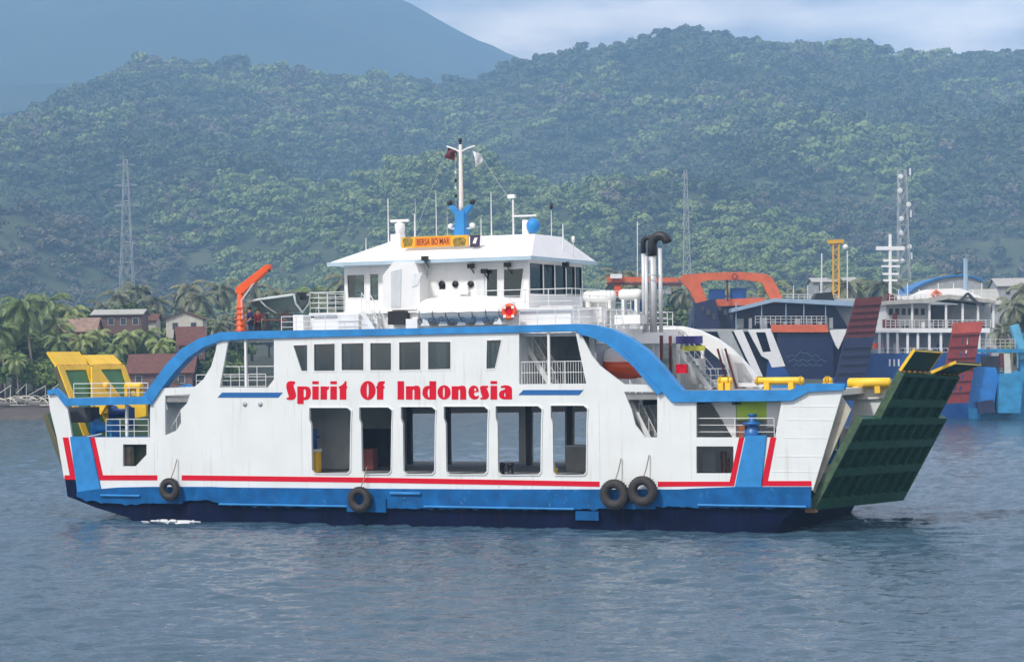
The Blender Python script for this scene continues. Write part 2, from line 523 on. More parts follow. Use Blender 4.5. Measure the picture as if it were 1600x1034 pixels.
beach = grid_mesh('beach', X, Y, ground_z(X, Y) + 0.05 + 0.12 * (fbm(X / 3, Y / 2, 3) - 0.45), SAND)

# ---- hills: one sheet of terrain, every ridge described by its crest line
HZ = lambda px: 555 - (px - 800) * 0.0145            # the horizon in the photograph
def crest(pts, Yd):
    a = np.array(pts, float)
    return (a[:, 0] - 800) / F * Yd, CAM_H + (HZ(a[:, 0]) - a[:, 1]) / F * Yd
RIDGES = [
    # crest depth, slope width in front, behind, crest points in the photograph
    (2600, 1750, 700, [(-500, 330), (-120, 260), (30, 232), (75, 192), (120, 160), (165, 126), (200, 112), (245, 100), (380, 108), (440, 110),
                       (540, 122), (620, 122), (690, 130), (760, 124), (800, 108), (880, 84), (960, 78), (1000, 72), (1070, 58),
                       (1140, 68), (1200, 72), (1260, 74), (1330, 64), (1385, 92), (1480, 92), (1540, 82), (1600, 80), (1750, 60), (2100, 90)]),
    (1750, 1000, 330, [(-500, 520), (250, 470), (340, 420), (420, 352), (500, 308), (560, 290), (620, 268), (700, 246), (760, 250),
                       (830, 290), (900, 345), (980, 400), (1060, 440), (2200, 540)]),
    (1500, 800, 420, [(-600, 200), (-250, 205), (-60, 218), (0, 232), (55, 252), (110, 282), (180, 330), (240, 372), (300, 410), (380, 450), (2200, 540)]),
    (1900, 1150, 300, [(-600, 540), (980, 470), (1080, 425), (1150, 370), (1220, 322), (1290, 292), (1380, 285), (1450, 262), (1530, 225),
                       (1600, 198), (1750, 150), (2100, 130)]),
    (2150, 1300, 300, [(-600, 540), (150, 460), (250, 340), (330, 250), (400, 205), (450, 220), (500, 270), (560, 330), (700, 420), (2200, 540)]),
    (2150, 1300, 300, [(-600, 540), (850, 430), (950, 320), (1030, 240), (1100, 190), (1160, 215), (1230, 270), (1330, 360), (1500, 450), (2200, 540)]),
]
RX = [(Yd, wf, wb) + crest(p, Yd) for Yd, wf, wb, p in RIDGES]
def hill_z(x, y):
    wx = x + 60 * (fbm(x / 300 + 3, y / 300, 3) - 0.47)
    z = ground_z(x, np.minimum(y, 760.0))
    for Yd, wf, wb, cx, cz in RX:
        h = np.interp(wx, cx, cz)
        t = np.where(y < Yd, (Yd - y) / wf, (y - Yd) / wb)
        s = np.where(y < Yd, np.clip(1 - t, 0, 1) ** 1.35, np.clip(1 - t, 0, 1) ** 0.8)
        z = np.maximum(z, h * s)
    d = smooth(650, 1300, y) * np.clip(z / 90, 0, 1)
    d = d * (1 - 0.85 * smooth(2150, 2560, y))
    return z + d * (125 * (ridged(x / 380, y / 700, 4) - 0.74) + 20 * (fbm(x / 60, y / 60, 3) - 0.45))

def forest_floor_mat(name, c0, c1, scale):
    m = bpy.data.materials.new(name)
    t, b, N, LK = nodes_of(m)
    tc = N('ShaderNodeTexCoord')
    n = N('ShaderNodeTexNoise'); n.inputs['Scale'].default_value = scale; n.inputs['Detail'].default_value = 9
    n.inputs['Roughness'].default_value = 0.65
    LK(tc.outputs['Object'], n.inputs['Vector'])
    r = N('ShaderNodeValToRGB')
    r.color_ramp.elements[0].color = tuple(c0) + (1,); r.color_ramp.elements[1].color = tuple(c1) + (1,)
    r.color_ramp.elements[0].position = 0.35; r.color_ramp.elements[1].position = 0.68
    LK(n.outputs['Fac'], r.inputs['Fac']); LK(r.outputs['Color'], b.inputs['Base Color'])
    b.inputs['Roughness'].default_value = 0.95; b.inputs['Specular IOR Level'].default_value = 0.1
    return m
FLOOR = forest_floor_mat('forest_floor', (0.050, 0.070, 0.028), (0.110, 0.120, 0.062), 0.02)
X, Y = np.meshgrid(np.linspace(-1500, 1500, 301), np.linspace(690, 3300, 262))
grid_mesh('hills', X, Y, hill_z(X, Y), FLOOR)

# ---- the volcano's flank behind the hills, and a low ridge far to the left
FARM = forest_floor_mat('volcano_forest', (0.022, 0.038, 0.020), (0.055, 0.072, 0.040), 0.004)
X, Y = np.meshgrid(np.linspace(-2200, 1400, 119), np.linspace(3350, 5700, 80))
zc = 1128 - 0.487 * np.abs(np.hypot(X + 850, (Y - 5000) * 1.25))
zc = np.where(zc > 1040, 1040 + (zc - 1040) * 0.3, zc)
zc = zc + 85 * (ridged(X / 520, Y / 1500, 4) - 0.7)
grid_mesh('volcano', X, Y, np.maximum(zc, -1), FARM)
cxs, czs = crest([(-600, 150), (-100, 118), (0, 130), (90, 127), (150, 128), (210, 150), (300, 240), (420, 420), (2000, 540)], 3600)
X, Y = np.meshgrid(np.linspace(-1700, 600, 105), np.linspace(3350, 4000, 40))
zr = np.interp(X, cxs, czs) * np.clip(1 - np.abs(Y - 3600) / np.where(Y < 3600, 1500, 420), 0, 1) + 20 * (ridged(X / 300, Y / 300, 4) - 0.7)
grid_mesh('far_ridge', X, Y, np.maximum(zr, -1), FARM)

# ---- leaf clumps
def leaf_cloud(centres, radii, n_per, size, flat=0.75, up=0.35):
    """many small leaf faces spread through round clumps; returns verts, quads"""
    vs = []
    for c, r in zip(centres, radii):
        n = int(n_per * r * r) + 4
        d = rng.normal(size=(n, 3)); d /= np.linalg.norm(d, axis=1)[:, None]
        d[:, 2] = np.where(d[:, 2] < -0.35, -d[:, 2], d[:, 2])
        rr = r * (0.62 + 0.42 * rng.random(n) ** 0.6)
        p = np.array(c) + d * rr[:, None] * np.array([1, 1, flat])
        nrm = d + rng.normal(0, 0.5, (n, 3)) + np.array([0, 0, up]); nrm /= np.linalg.norm(nrm, axis=1)[:, None]
        a = np.cross(nrm, rng.normal(size=(n, 3))); a /= np.linalg.norm(a, axis=1)[:, None]
        b = np.cross(nrm, a)
        s = size * (0.6 + 0.8 * rng.random(n))[:, None]
        q = np.stack([p - a * s, p - b * s * 0.6 + nrm * s * 0.12, p + a * s, p + b * s * 0.6 + nrm * s * 0.12], 1)
        vs.append(q)
    v = np.concatenate(vs).reshape(-1, 3)
    return v, np.arange(len(v)).reshape(-1, 4)

def np_mesh(name, v, q, mat):
    me = bpy.data.meshes.new(name)
    me.vertices.add(len(v)); me.vertices.foreach_set('co', v.astype(np.float32).ravel())
    me.loops.add(q.size); me.loops.foreach_set('vertex_index', q.astype(np.int32).ravel())
    me.polygons.add(len(q))
    me.polygons.foreach_set('loop_start', np.arange(0, q.size, 4, dtype=np.int32))
    me.polygons.foreach_set('loop_total', np.full(len(q), 4, dtype=np.int32))
    me.update(calc_edges=True)
    me.materials.append(mat)
    return me

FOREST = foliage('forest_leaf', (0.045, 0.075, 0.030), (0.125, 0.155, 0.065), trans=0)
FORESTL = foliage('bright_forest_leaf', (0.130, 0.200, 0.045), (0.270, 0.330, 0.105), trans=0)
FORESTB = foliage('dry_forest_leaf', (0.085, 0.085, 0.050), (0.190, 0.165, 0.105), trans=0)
protos = bpy.data.collections.new('forest_crowns')
def crown_proto(i, mat):
    k = 4 + i % 3
    cs = [(rng.uniform(-.55, .55), rng.uniform(-.55, .55), rng.uniform(0.25, 0.85)) for _ in range(k)]
    rs = [rng.uniform(0.42, 0.68) for _ in range(k)]
    v, q = leaf_cloud(cs, rs, 110, 0.22)
    o = bpy.data.objects.new('forest_crown', np_mesh('forest_crown', v, q, mat))
    protos.objects.link(o)
for i in range(4): crown_proto(i, FOREST)
for i in range(2): crown_proto(i, FORESTL)
for i in range(2): crown_proto(i, FORESTB)

def scatter(name, pts, scl, idx):
    me = bpy.data.meshes.new(name)
    me.vertices.add(len(pts)); me.vertices.foreach_set('co', pts.astype(np.float32).ravel())
    a = me.attributes.new('scl', 'FLOAT', 'POINT'); a.data.foreach_set('value', scl.astype(np.float32))
    a = me.attributes.new('rz', 'FLOAT', 'POINT'); a.data.foreach_set('value', (rng.random(len(pts)) * 6.28).astype(np.float32))
    a = me.attributes.new('which', 'INT', 'POINT'); a.data.foreach_set('value', idx.astype(np.int32))
    o = bpy.data.objects.new(name, me); COL.objects.link(o)
    ng = bpy.data.node_groups.new(name, 'GeometryNodeTree')
    ng.interface.new_socket('Geometry', in_out='INPUT', socket_type='NodeSocketGeometry')
    ng.interface.new_socket('Geometry', in_out='OUTPUT', socket_type='NodeSocketGeometry')
    N = ng.nodes.new
    gi, go = N('NodeGroupInput'), N('NodeGroupOutput')
    ci = N('GeometryNodeCollectionInfo'); ci.inputs['Collection'].default_value = protos
    ci.inputs['Separate Children'].default_value = True; ci.inputs['Reset Children'].default_value = True
    ip = N('GeometryNodeInstanceOnPoints'); ip.inputs['Pick Instance'].default_value = True
    def attr(nm, ty):
        n = N('GeometryNodeInputNamedAttribute'); n.data_type = ty; n.inputs['Name'].default_value = nm; return n.outputs['Attribute']
    cx = N('ShaderNodeCombineXYZ'); ng.links.new(attr('rz', 'FLOAT'), cx.inputs['Z'])
    ng.links.new(gi.outputs[0], ip.inputs['Points']); ng.links.new(ci.outputs[0], ip.inputs['Instance'])
    ng.links.new(attr('which', 'INT'), ip.inputs['Instance Index'])
    ng.links.new(cx.outputs[0], ip.inputs['Rotation']); ng.links.new(attr('scl', 'FLOAT'), ip.inputs['Scale'])
    ng.links.new(ip.outputs[0], go.inputs[0])
    md = o.modifiers.new('trees', 'NODES'); md.node_group = ng
    return o

y_ = np.sqrt(rng.random(90000) * (2720 ** 2 - 630 ** 2) + 630 ** 2)
x_ = (rng.random(len(y_)) - 0.5) * (0.64 * y_ + 110)
dn = fbm(x_ / 70 + 11, y_ / 70, 3)
keep = rng.random(len(y_)) < np.clip(0.25 + (dn - 0.30) * 4.0, 0.22, 1)
x_, y_ = x_[keep], y_[keep]
sc_ = 2.3 + 3.8 * rng.random(len(y_)) ** 1.6 + 6.5 * rng.random(len(y_)) ** 14
sc_ = np.minimum(sc_, 5.0 + 9.0 * smooth(900, 2200, y_))
sc_ *= 0.8 + 0.35 * smooth(900, 2500, y_)
px_ = 800 + x_ / y_ * F
z_ = hill_z(x_, y_)
pat0 = fbm(x_ / 150 + 50, y_ / 210 + 23, 4)
spur = (y_ > 1000) & (y_ < 1760) & (px_ > 340) & (px_ < 960)          # middle green spur: its sunlit look is put into brighter leaf colour
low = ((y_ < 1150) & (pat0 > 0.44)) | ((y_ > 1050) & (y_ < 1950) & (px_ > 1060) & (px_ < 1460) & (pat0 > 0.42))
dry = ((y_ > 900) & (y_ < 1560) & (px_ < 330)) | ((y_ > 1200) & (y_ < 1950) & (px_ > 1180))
r_ = rng.random(len(y_)); pat = fbm(x_ / 200 + 5, y_ / 260 + 9, 4)
idx_ = rng.integers(0, 4, len(y_))
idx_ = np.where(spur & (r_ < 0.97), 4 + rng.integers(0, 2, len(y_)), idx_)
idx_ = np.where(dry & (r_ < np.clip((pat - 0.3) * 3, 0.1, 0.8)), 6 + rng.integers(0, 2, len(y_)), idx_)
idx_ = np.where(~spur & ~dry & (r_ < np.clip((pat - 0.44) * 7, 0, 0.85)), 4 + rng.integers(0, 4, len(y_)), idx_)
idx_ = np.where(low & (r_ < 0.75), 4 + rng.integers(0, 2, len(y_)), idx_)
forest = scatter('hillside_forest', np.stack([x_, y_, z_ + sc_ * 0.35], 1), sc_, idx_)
tag(forest, 'dense mixed forest covering the hazy hills behind the shore', 'forest', kind='stuff')

# ================================================================== TREES ALONG THE SHORE
LEAF_D = foliage('dark_tree_leaf', (0.026, 0.060, 0.018), (0.085, 0.130, 0.040))
LEAF_M = foliage('tree_leaf', (0.070, 0.135, 0.028), (0.20, 0.27, 0.065))
LEAF_P = foliage('palm_leaf', (0.100, 0.165, 0.040), (0.30, 0.35, 0.11), rough=0.42, spec=0.5)
LEAF_PG = foliage('grey_palm_leaf', (0.090, 0.115, 0.060), (0.25, 0.26, 0.15), rough=0.45, spec=0.5)

def palm_mesh(nf, length, seed):
    r = random.Random(seed)
    vs = []; fs = []
    for i in range(nf):
        az = 2 * math.pi * (i * 0.382 + r.random() * 0.06)
        lift = rad(75) - rad(115) * (i / nf) + r.uniform(-.15, .15)
        n = 13
        ln = length * r.uniform(0.8, 1.1)
        p = Vector((0, 0, 0)); pts = []; el = lift
        for k in range(n + 1):
            pts.append(p.copy())
            d = Vector((math.cos(az) * math.cos(el), math.sin(az) * math.cos(el), math.sin(el)))
            p = p + d * (ln / n); el -= rad(7.5) + rad(3) * k / n
        side = Vector((-math.sin(az), math.cos(az), 0))
        for k in range(n):
            a, b = pts[k], pts[k + 1]
            d = (b - a).normalized()
            o = len(vs); w = 0.05
            vs += [a - side * w, a + side * w, b + side * w, b - side * w]; fs.append((o, o + 1, o + 2, o + 3))
            if k < 2: continue
            ll = 0.95 * math.sin(math.pi * (0.10 + 0.86 * k / n)) ** 0.7 * length / 4.0
            for sgn in (-1, 1):
                for q in (0.0, 0.5):
                    base = a.lerp(b, q)
                    tip = base + side * sgn * ll * 0.72 + d * ll * 0.55 + Vector((0, 0, -ll * (0.45 + 0.3 * r.random())))
                    o = len(vs)
                    vs += [base - d * 0.06, base + d * 0.10, tip + d * 0.05, tip - d * 0.03]; fs.append((o, o + 1, o + 2, o + 3))
    return np.array([tuple(v) for v in vs]), np.array(fs)

def make_palm(seed, h, mat, label, group):
    t = thing('coconut_palm', label, 'palm tree', (0, 0, 0), 0, group)
    r = random.Random(seed); mb = MB()
    lean = Vector((r.uniform(-1, 1), r.uniform(-1, 1), 0)) * 1.3
    pts = [lean * (k / 7) ** 1.7 + Vector((0, 0, h * k / 7)) for k in range(8)]
    mb.tube(pts, 0.24, 7, 0.13)
    mb.build('trunk', PALMBARK, t, True)
    v, q = palm_mesh(22, 4.3, seed)
    o = bpy.data.objects.new('crown', np_mesh('crown', v, q, mat)); COL.objects.link(o); o.parent = t
    o.location = pts[-1]
    return t

def make_tree(seed, h, w, mat, label, group, kind='broadleaf_tree', cat='tree', clumps=15, flat=0.75, leaf=0.36, dens=62):
    t = thing(kind, label, cat, (0, 0, 0), 0, group)
    r = random.Random(seed); mb = MB()
    fork = h * 0.34
    mb.tube([(0, 0, -0.3), (r.uniform(-.2, .2), 0, fork * 0.5), (0, r.uniform(-.2, .2), fork)], 0.34, 8, 0.22)
    cs = []; rs = []
    for i in range(clumps):
        a = 2 * math.pi * i * 0.382; q = math.sqrt((i + 0.5) / clumps)
        zz = h * (0.86 - 0.42 * q * q) + r.uniform(-.08, .08) * h
        c = (math.cos(a) * w * q * r.uniform(.75, 1.1), math.sin(a) * w * q * r.uniform(.75, 1.1), zz)
        cs.append(c); rs.append(w * r.uniform(0.26, 0.46))
    for c in cs[::2]:
        mid = Vector((c[0] * 0.45, c[1] * 0.45, fork + (c[2] - fork) * 0.55))
        mb.tube([(0, 0, fork * 0.9), mid, Vector(c)], 0.13, 5, 0.04)
    mb.build('trunk', BARK, t, True)
    v, q = leaf_cloud(cs, rs, dens, leaf, flat)
    o = bpy.data.objects.new('crown', np_mesh('crown', v, q, mat)); COL.objects.link(o); o.parent = t
    return t

def place_at(px, Y):
    x = (px - 800) / F * Y
    return Vector((x, Y, float(ground_z(np.array(x), np.array(float(Y))))))

G_P = 'coconut palms in the shoreline grove'
L_P1 = 'slender coconut palm with drooping green fronds in the shoreline grove'
L_P2 = 'coconut palm with pale grey green fronds in the shoreline grove'
palms = [make_palm(3, 11, LEAF_P, L_P1, G_P), make_palm(8, 13, LEAF_P, L_P1, G_P),
         make_palm(15, 10, LEAF_PG, L_P2, G_P), make_palm(21, 12.5, LEAF_PG, L_P2, G_P)]
G_T = 'leafy trees in the shoreline grove'
L_T1 = 'dark green broadleaf tree with rounded crown in the shoreline grove'
L_T2 = 'mid green broadleaf tree with loose crown in the shoreline grove'
trees = [make_tree(2, 11, 5.0, LEAF_D, L_T1, G_T), make_tree(5, 9, 4.4, LEAF_D, L_T1, G_T),
         make_tree(9, 10, 4.8, LEAF_M, L_T2, G_T), make_tree(12, 8, 4.2, LEAF_M, L_T2, G_T)]
used = set()
def put(protolist, i, px, Y, s=1.0, rz=None):
    loc = place_at(px, Y); rz = random.uniform(0, 6.28) if rz is None else rz
    p = protolist[i]
    if id(p) not in used:
        used.add(id(p)); p.location = loc; p.rotation_euler = (0, 0, rz); p.scale = (s, s, s); return p
    return dup(p, loc, rz, s)
# left grove: palms (photo x, depth, which, size)
for px, Y, i, s in [(20, 352, 0, 1.15), (52, 346, 1, 1.12), (84, 350, 0, 1.0), (8, 340, 1, .85), (66, 372, 0, 1.25), (-30, 350, 1, 1.2), (-70, 360, 0, 1.2), (105, 374, 1, .95),
                    (236, 352, 1, .72), (246, 350, 0, .70), (226, 356, 0, .76), (28, 336, 0, .62), (340, 366, 3, .8), (372, 380, 2, 1.0), (150, 440, 2, 1.1),
                    (190, 456, 3, 1.1), (262, 452, 2, 1.2), (300, 440, 3, 1.15), (330, 430, 2, 1.2), (212, 470, 3, 1.2), (285, 470, 2, 1.2), (355, 460, 3, 1.2), (128, 348, 0, .78), (160, 352, 1, .72), (186, 348, 0, .66), (100, 344, 1, .7), (206, 352, 1, .7), (-130, 352, 0, 1.1), (-190, 356, 1, 1.1), (-250, 350, 0, 1.0), (-160, 380, 3, 1.2), (-300, 360, 1, 1.1)]:
    put(palms, i, px, Y, s)
for px, Y, i, s in [(36, 358, 2, 1.0), (2, 348, 2, .9), (88, 356, 3, .9), (60, 342, 3, .75), (25, 340, 2, .7), (-40, 356, 2, 1.0), (-80, 350, 3, 1.0), (112, 366, 0, .9),
                    (136, 396, 0, 1.1), (168, 400, 1, 1.2), (196, 404, 0, 1.15), (226, 410, 0, 1.0), (270, 405, 3, 1.0), (300, 410, 2, 1.0), (330, 392, 2, .95), (356, 384, 3, .95),
                    (318, 372, 2, .8), (352, 366, 3, .8), (176, 352, 1, .62), (205, 350, 1, .55), (150, 352, 0, .55), (180, 346, 1, .40), (122, 342, 1, .45), (300, 376, 2, .7), (105, 345, 2, .6),
                    (130, 350, 2, .62), (250, 380, 1, .8), (225, 384, 1, .7), (196, 372, 0, .62), (345, 345, 2, .62), (325, 342, 1, .6), (112, 340, 3, .62), (138, 342, 3, .7), (160, 344, 2, .72), (196, 341, 3, .62), (222, 343, 1, .6), (172, 366, 0, .85), (140, 372, 1, .9), (268, 346, 3, .6), (248, 362, 2, .75), (122, 350, 0, .72), (98, 346, 2, .72), (152, 356, 2, .85), (168, 342, 3, .62), (186, 356, 0, .78), (206, 362, 2, .85), (234, 342, 2, .55), (270, 341, 0, .5), (146, 338, 1, .45), (128, 337, 2, .42), (268, 370, 2, .8), (322, 356, 0, .8), (104, 352, 3, .85), (118, 356, 2, .8), (134, 358, 0, .85), (160, 362, 3, .9), (178, 370, 2, .85), (198, 350, 3, .72), (212, 346, 2, .6), (90, 340, 3, .6), (262, 350, 2, .62), (308, 350, 3, .6), (-120, 365, 2, 1.1), (-180, 350, 3, 1.0), (-220, 370, 0, 1.1), (-280, 356, 2, 1.0), (-330, 362, 3, 1.1)]:
    put(trees, i, px, Y, s)
# the belt behind the ferry and to the right
random.seed(5)
for k in range(40):
    px = 390 + k * 31.5 + random.uniform(-12, 12)
    put(palms, random.choice([2, 3, 3, 2, 0]), px, random.uniform(385, 520), random.uniform(.85, 1.25))
for k in range(44):
    px = 370 + k * 29 + random.uniform(-12, 12)
    put(trees, random.choice([0, 1, 2, 3]), px, random.uniform(400, 560), random.uniform(.8, 1.15))
for px, Y, i, s in [(1580, 346, 3, .95), (1600, 350, 2, 1.0), (1622, 344, 3, 1.0), (1572, 356, 2, .8), (1650, 350, 3, 1.0)]:
    put(palms, i, px, Y, s)
for px, Y, i, s in [(1590, 354, 3, .8), (1612, 348, 2, .75), (1640, 352, 2, .9)]:
    put(trees, i, px, Y, s)
# a dark cypress-shaped tree, taller than the grove
def tall_tree(px, Y, h, w, label):
    t = thing('cypress_tree', label, 'tree', place_at(px, Y))
    MB().tube([(0, 0, -.2), (0, 0, h * 0.5)], 0.25, 7, 0.15).build('trunk', BARK, t, True)
    cs = [(random.uniform(-.2, .2), random.uniform(-.2, .2), h * (0.22 + 0.075 * k)) for k in range(10)]
    rs = [w * (1.0 - 0.075 * k) * random.uniform(.85, 1.1) for k in range(10)]
    v, q = leaf_cloud(cs, rs, 90, 0.3, 1.4)
    o = bpy.data.objects.new('crown', np_mesh('crown', v, q, LEAF_D)); COL.objects.link(o); o.parent = t
tall_tree(232, 470, 17.5, 1.7, 'dark narrow cypress standing tall above the palms left of the ferry')
tall_tree(214, 490, 14.5, 1.2, 'thin shorter cypress beside the tall dark cypress left of the ferry')
tall_tree(1052, 450, 14.5, 2.2, 'dark conical tree rising behind the silver exhaust pipes')

# ================================================================== TOWERS AND HOUSES ON LAND
def lattice(px, Y, top_py, w0, w1, label, name='lattice_tower', arms=(), drums=0, r=0.10, mat=GALV, n=9):
    t = thing(name, label, 'tower', (0, 0, 0))
    base = W2(px, 0, Y); gz = float(hill_z(np.array(base.x), np.array(float(Y)))) if Y > 690 else place_at(px, Y).z
    t.location = (base.x, Y, gz)
    H = W2(px, top_py, Y).z - gz
    mb = MB()
    cor = lambda k, i: Vector((((-1, 1, 1, -1)[i]) * (w0 + (w1 - w0) * (k / n) ** .8) / 2, ((-1, -1, 1, 1)[i]) * (w0 + (w1 - w0) * (k / n) ** .8) / 2, H * k / n))
    for i in range(4):
        mb.tube([cor(k, i) for k in range(n + 1)], r, 4)
    t_legs = mb.build('legs', mat, t)
    mb = MB()
    for k in range(n):
        for i in range(4):
            j = (i + 1) % 4
            mb.tube([cor(k, i), cor(k + 1, j)], r * .6, 4); mb.tube([cor(k, j), cor(k + 1, i)], r * .6, 4)
            mb.tube([cor(k + 1, i), cor(k + 1, j)], r * .6, 4)
    mb.build('bracing', mat, t)
    for fz, wd in arms:
        MB().tube([(-wd, 0, H * fz), (0, 0, H * fz + .9), (wd, 0, H * fz)], r, 4).tube([(-wd, 0, H * fz), (wd, 0, H * fz)], r, 4).build('crossarm', mat, t)
    for k in range(drums):
        z = H * (0.99 - 0.085 * k); a = k * 2.1
        MB().box(-.25 + math.cos(a) * w1, .25 + math.cos(a) * w1, -.9 - .2, -.9 + .2, z - 1.1, z + .9).build('antenna_panel', WHITE2, t)
        MB().lathe([(.1, 0), (.75, .1), (.75, .35), (.1, .4)], (math.cos(a + 2) * w1 * .7, -w1 * .7, z - 1.5), 'y', 12).build('antenna_drum', WHITE2, t)
    return t
lattice(1405, 640, 266, 4.2, 2.2, 'tall white telecom lattice tower with antenna drums behind the moored ferries', 'telecom_tower', drums=7, r=.15)
lattice(193, 900, 250, 8.0, 1.5, 'grey lattice power pylon standing on the hillside at left', 'power_pylon', arms=((.97, 4), (.86, 5), (.75, 5)), r=.13)
lattice(1067, 1000, 266, 5.0, 1.2, 'faint thin lattice mast on the hillside behind the orange gantry', 'radio_mast', r=.13, n=14)

def house(name, label, px, py_eave, Y, w, d, hw, hr, wallm, roofm, rz=0.0, gable='x', wins=2):
    """house whose near eave stands at the photo pixel; gable roof with overhang"""
    p = W2(px, py_eave, Y)
    g = float(ground_z(np.array(p.x), np.array(float(Y))))
    t = thing(name, label, 'house', (p.x, Y, g), rz)
    z = max(p.z - g, 2.4)
    walls = MB()
    if gable == 'x':   # ridge along x
        walls.prism([(0, 0), (d, 0), (d, z), (d / 2, z + hr), (0, z)], -w / 2, w / 2, ax='x')
        roof = MB()
        for a, b in (((-.5, z - .5 * hr / (d / 2)), (d / 2, z + hr)), ((d + .5, z - .5 * hr / (d / 2)), (d / 2, z + hr))):
            roof.prism([a, b, (b[0], b[1] + .14), (a[0], a[1] + .14)], -w / 2 - .4, w / 2 + .4, ax='x')
    else:
        walls.prism([(-w / 2, 0), (w / 2, 0), (w / 2, z), (0, z + hr), (-w / 2, z)], 0, d)
        roof = MB()
        for sg in (-1, 1):
            roof.prism([(sg * (w / 2 + .5), z - .5 * hr / (w / 2)), (0, z + hr), (0, z + hr + .14), (sg * (w / 2 + .5), z - .5 * hr / (w / 2) + .14)], -.4, d + .4)
    walls.build('wall', wallm, t)
    roof.build('roof', roofm, t)
    for k in range(wins):
        x = -w / 2 + w * (k + .5) / wins
        f = MB().box(x - .55, x + .55, -.06, .0, z - 1.9, z - .6).build('window_frame', GREYRAIL, t)
        MB().box(x - .45, x + .45, -.075, -.062, z - 1.8, z - .7).build('pane', DARKIN, f)
    MB().box(-.45 + w * .12, .45 + w * .12, -.05, -.003, 0.1, 2.1).build('door', BROWNWALL, t)
    return t
house('house', 'pinkish house with pale tiled roof at the left end of the shore', 118, 516, 362, 6.5, 6, 3, 2.0, PINKTILE, paint('pale_tile', (.30, .20, .15), .8, var=.3))
house('long_shed', 'long brown shed with a thin pale roof among the left trees', 183, 491, 378, 8.5, 7, 4, .8, BROWNWALL, GREYROOF, wins=4)
house('house', 'white walled house showing a bright gable left of the red crane', 288, 498, 384, 6.5, 6, 4, 1.2, CREAM, TILE, gable='y', wins=2)
house('house', 'small cream house half hidden by the shore palms', 226, 500, 388, 4.0, 5, 4, 1.0, CREAM, TILE, wins=1)
house('house', 'house with a steep red brown roof below the white gable', 300, 536, 352, 4.2, 6, 3, 2.6, BROWNWALL, TILE, rz=.25)
house('house', 'low beach house with a wide dark red tiled roof beside the ferry', 250, 580, 338, 10.0, 7, 3, 2.6, BROWNWALL, TILE, wins=3)

# blue-arched hall and plain roofs behind the moored ferries
t = thing('market_hall', 'grey hall with a curved blue edged roof behind the white ferry', 'building', place_at(1476, 424))
gz = t.location.z; x0 = t.location.x
q = lambda px, py, Y=424: (W2(px, py, Y).x - x0, W2(px, py, Y).z - gz)
arch = [q(*p) for p in [(1416, 464), (1428, 453), (1445, 444), (1465, 437), (1485, 433), (1505, 432), (1522, 435), (1536, 441)]]
MB().prism([(arch[0][0], 0)] + arch + [(arch[-1][0], 0)], 0, 16).build('wall', GREYWALL, t)
MB().strip([(a, b + .45) for a, b in arch], [(a, b + .02) for a, b in arch], -.5, 16.5).build('roof', paint('roof_blue', (.02, .17, .45), .5, var=.2), t)
MB().strip([(a * .3 + arch[4][0] * .7, b * .35 + 2.5) for a, b in arch], [(a * .3 + arch[4][0] * .7, b * .35 + 2.2) for a, b in arch], -.05, -.003).build('arched_window', DARKIN, t)
house('warehouse', 'grey warehouse with a flat pale roof right of the orange gantry', 1305, 440, 430, 8.5, 8, 4, .8, GREYWALL, GREYROOF, wins=3)
house('warehouse', 'low warehouse with a pale sloping roof beside the blue arched hall', 1538, 474, 400, 5.6, 8, 4, 2.6, GREYWALL, GREYROOF, wins=2)
house('warehouse', 'distant grey roofed warehouse at the right edge behind palms', 1590, 446, 440, 8, 8, 4, 1.5, GREYWALL, GREYROOF, wins=2)

# outrigger boats pulled up on the beach
def jukung():
    t = thing('outrigger_boat', 'white outrigger boat with bamboo floats pulled up on the dark beach', 'boat', (0, 0, 0), 0, 'outrigger boats on the beach')
    mb = MB(); secs = []
    for k in range(13):
        s = k / 12 * 2 - 1
        w = .42 * (1 - s ** 4) + .03; zz = .22 + .85 * abs(s) ** 3.2; kk = .75 * abs(s) ** 3
        secs.append([(s * 3.2, -w, zz + .35), (s * 3.2, -w * .7, kk + .1), (s * 3.2, 0, kk), (s * 3.2, w * .7, kk + .1), (s * 3.2, w, zz + .35)])
    vs = [p for c in secs for p in c]
    fs = [(i * 5 + j, i * 5 + j + 1, i * 5 + j + 6, i * 5 + j + 5) for i in range(12) for j in range(4)]
    mb.add(vs, fs); mb.build('hull', BAMBOO, t, True)
    for sx in (-1.3, 1.4):
        MB().tube([(sx, -2.9, .15), (sx, -2.3, .9), (sx, -1.0, 1.25), (sx, 0, 1.05), (sx, 1.0, 1.25), (sx, 2.3, .9), (sx, 2.9, .15)], .06, 6).build('boom', BAMBOO, t, True)
    for sy in (-2.9, 2.9):
        MB().tube([(-3, sy, .22), (0, sy, .12), (3, sy, .22)], .09, 6).build('float', BAMBOO, t, True)
    MB().tube([(.4, 0, .3), (.5, 0, 3.2)], .05, 6).tube([(.5, 0, 3.1), (-2.6, .2, 1.7)], .05, 6).build('mast', BAMBOO, t)
    return t
jk = jukung()
for k, (px, Y, rz) in enumerate([(12, 333, 1.1), (38, 336, 1.35), (66, 332, .9), (92, 337, 1.2), (-22, 334, 1.3), (112, 334, 1.0)]):
    p = place_at(px, Y); p.z += .2
    if k == 0: jk.location = p; jk.rotation_euler = (0, 0, rz)
    else: dup(jk, p, rz)
# ================================================================== THE FERRY
ferry = thing('ferry', 'large white and blue double-ended car ferry with raised bow ramps, nearest on the water', 'ferry', SHIP_O, -THETA)
ferry.empty_display_size = 2
B = BEAM
Z_D1, Z_D2, Z_D3 = 2.55, LZ(617), LZ(523)      # vehicle deck, passenger deck, roof deck

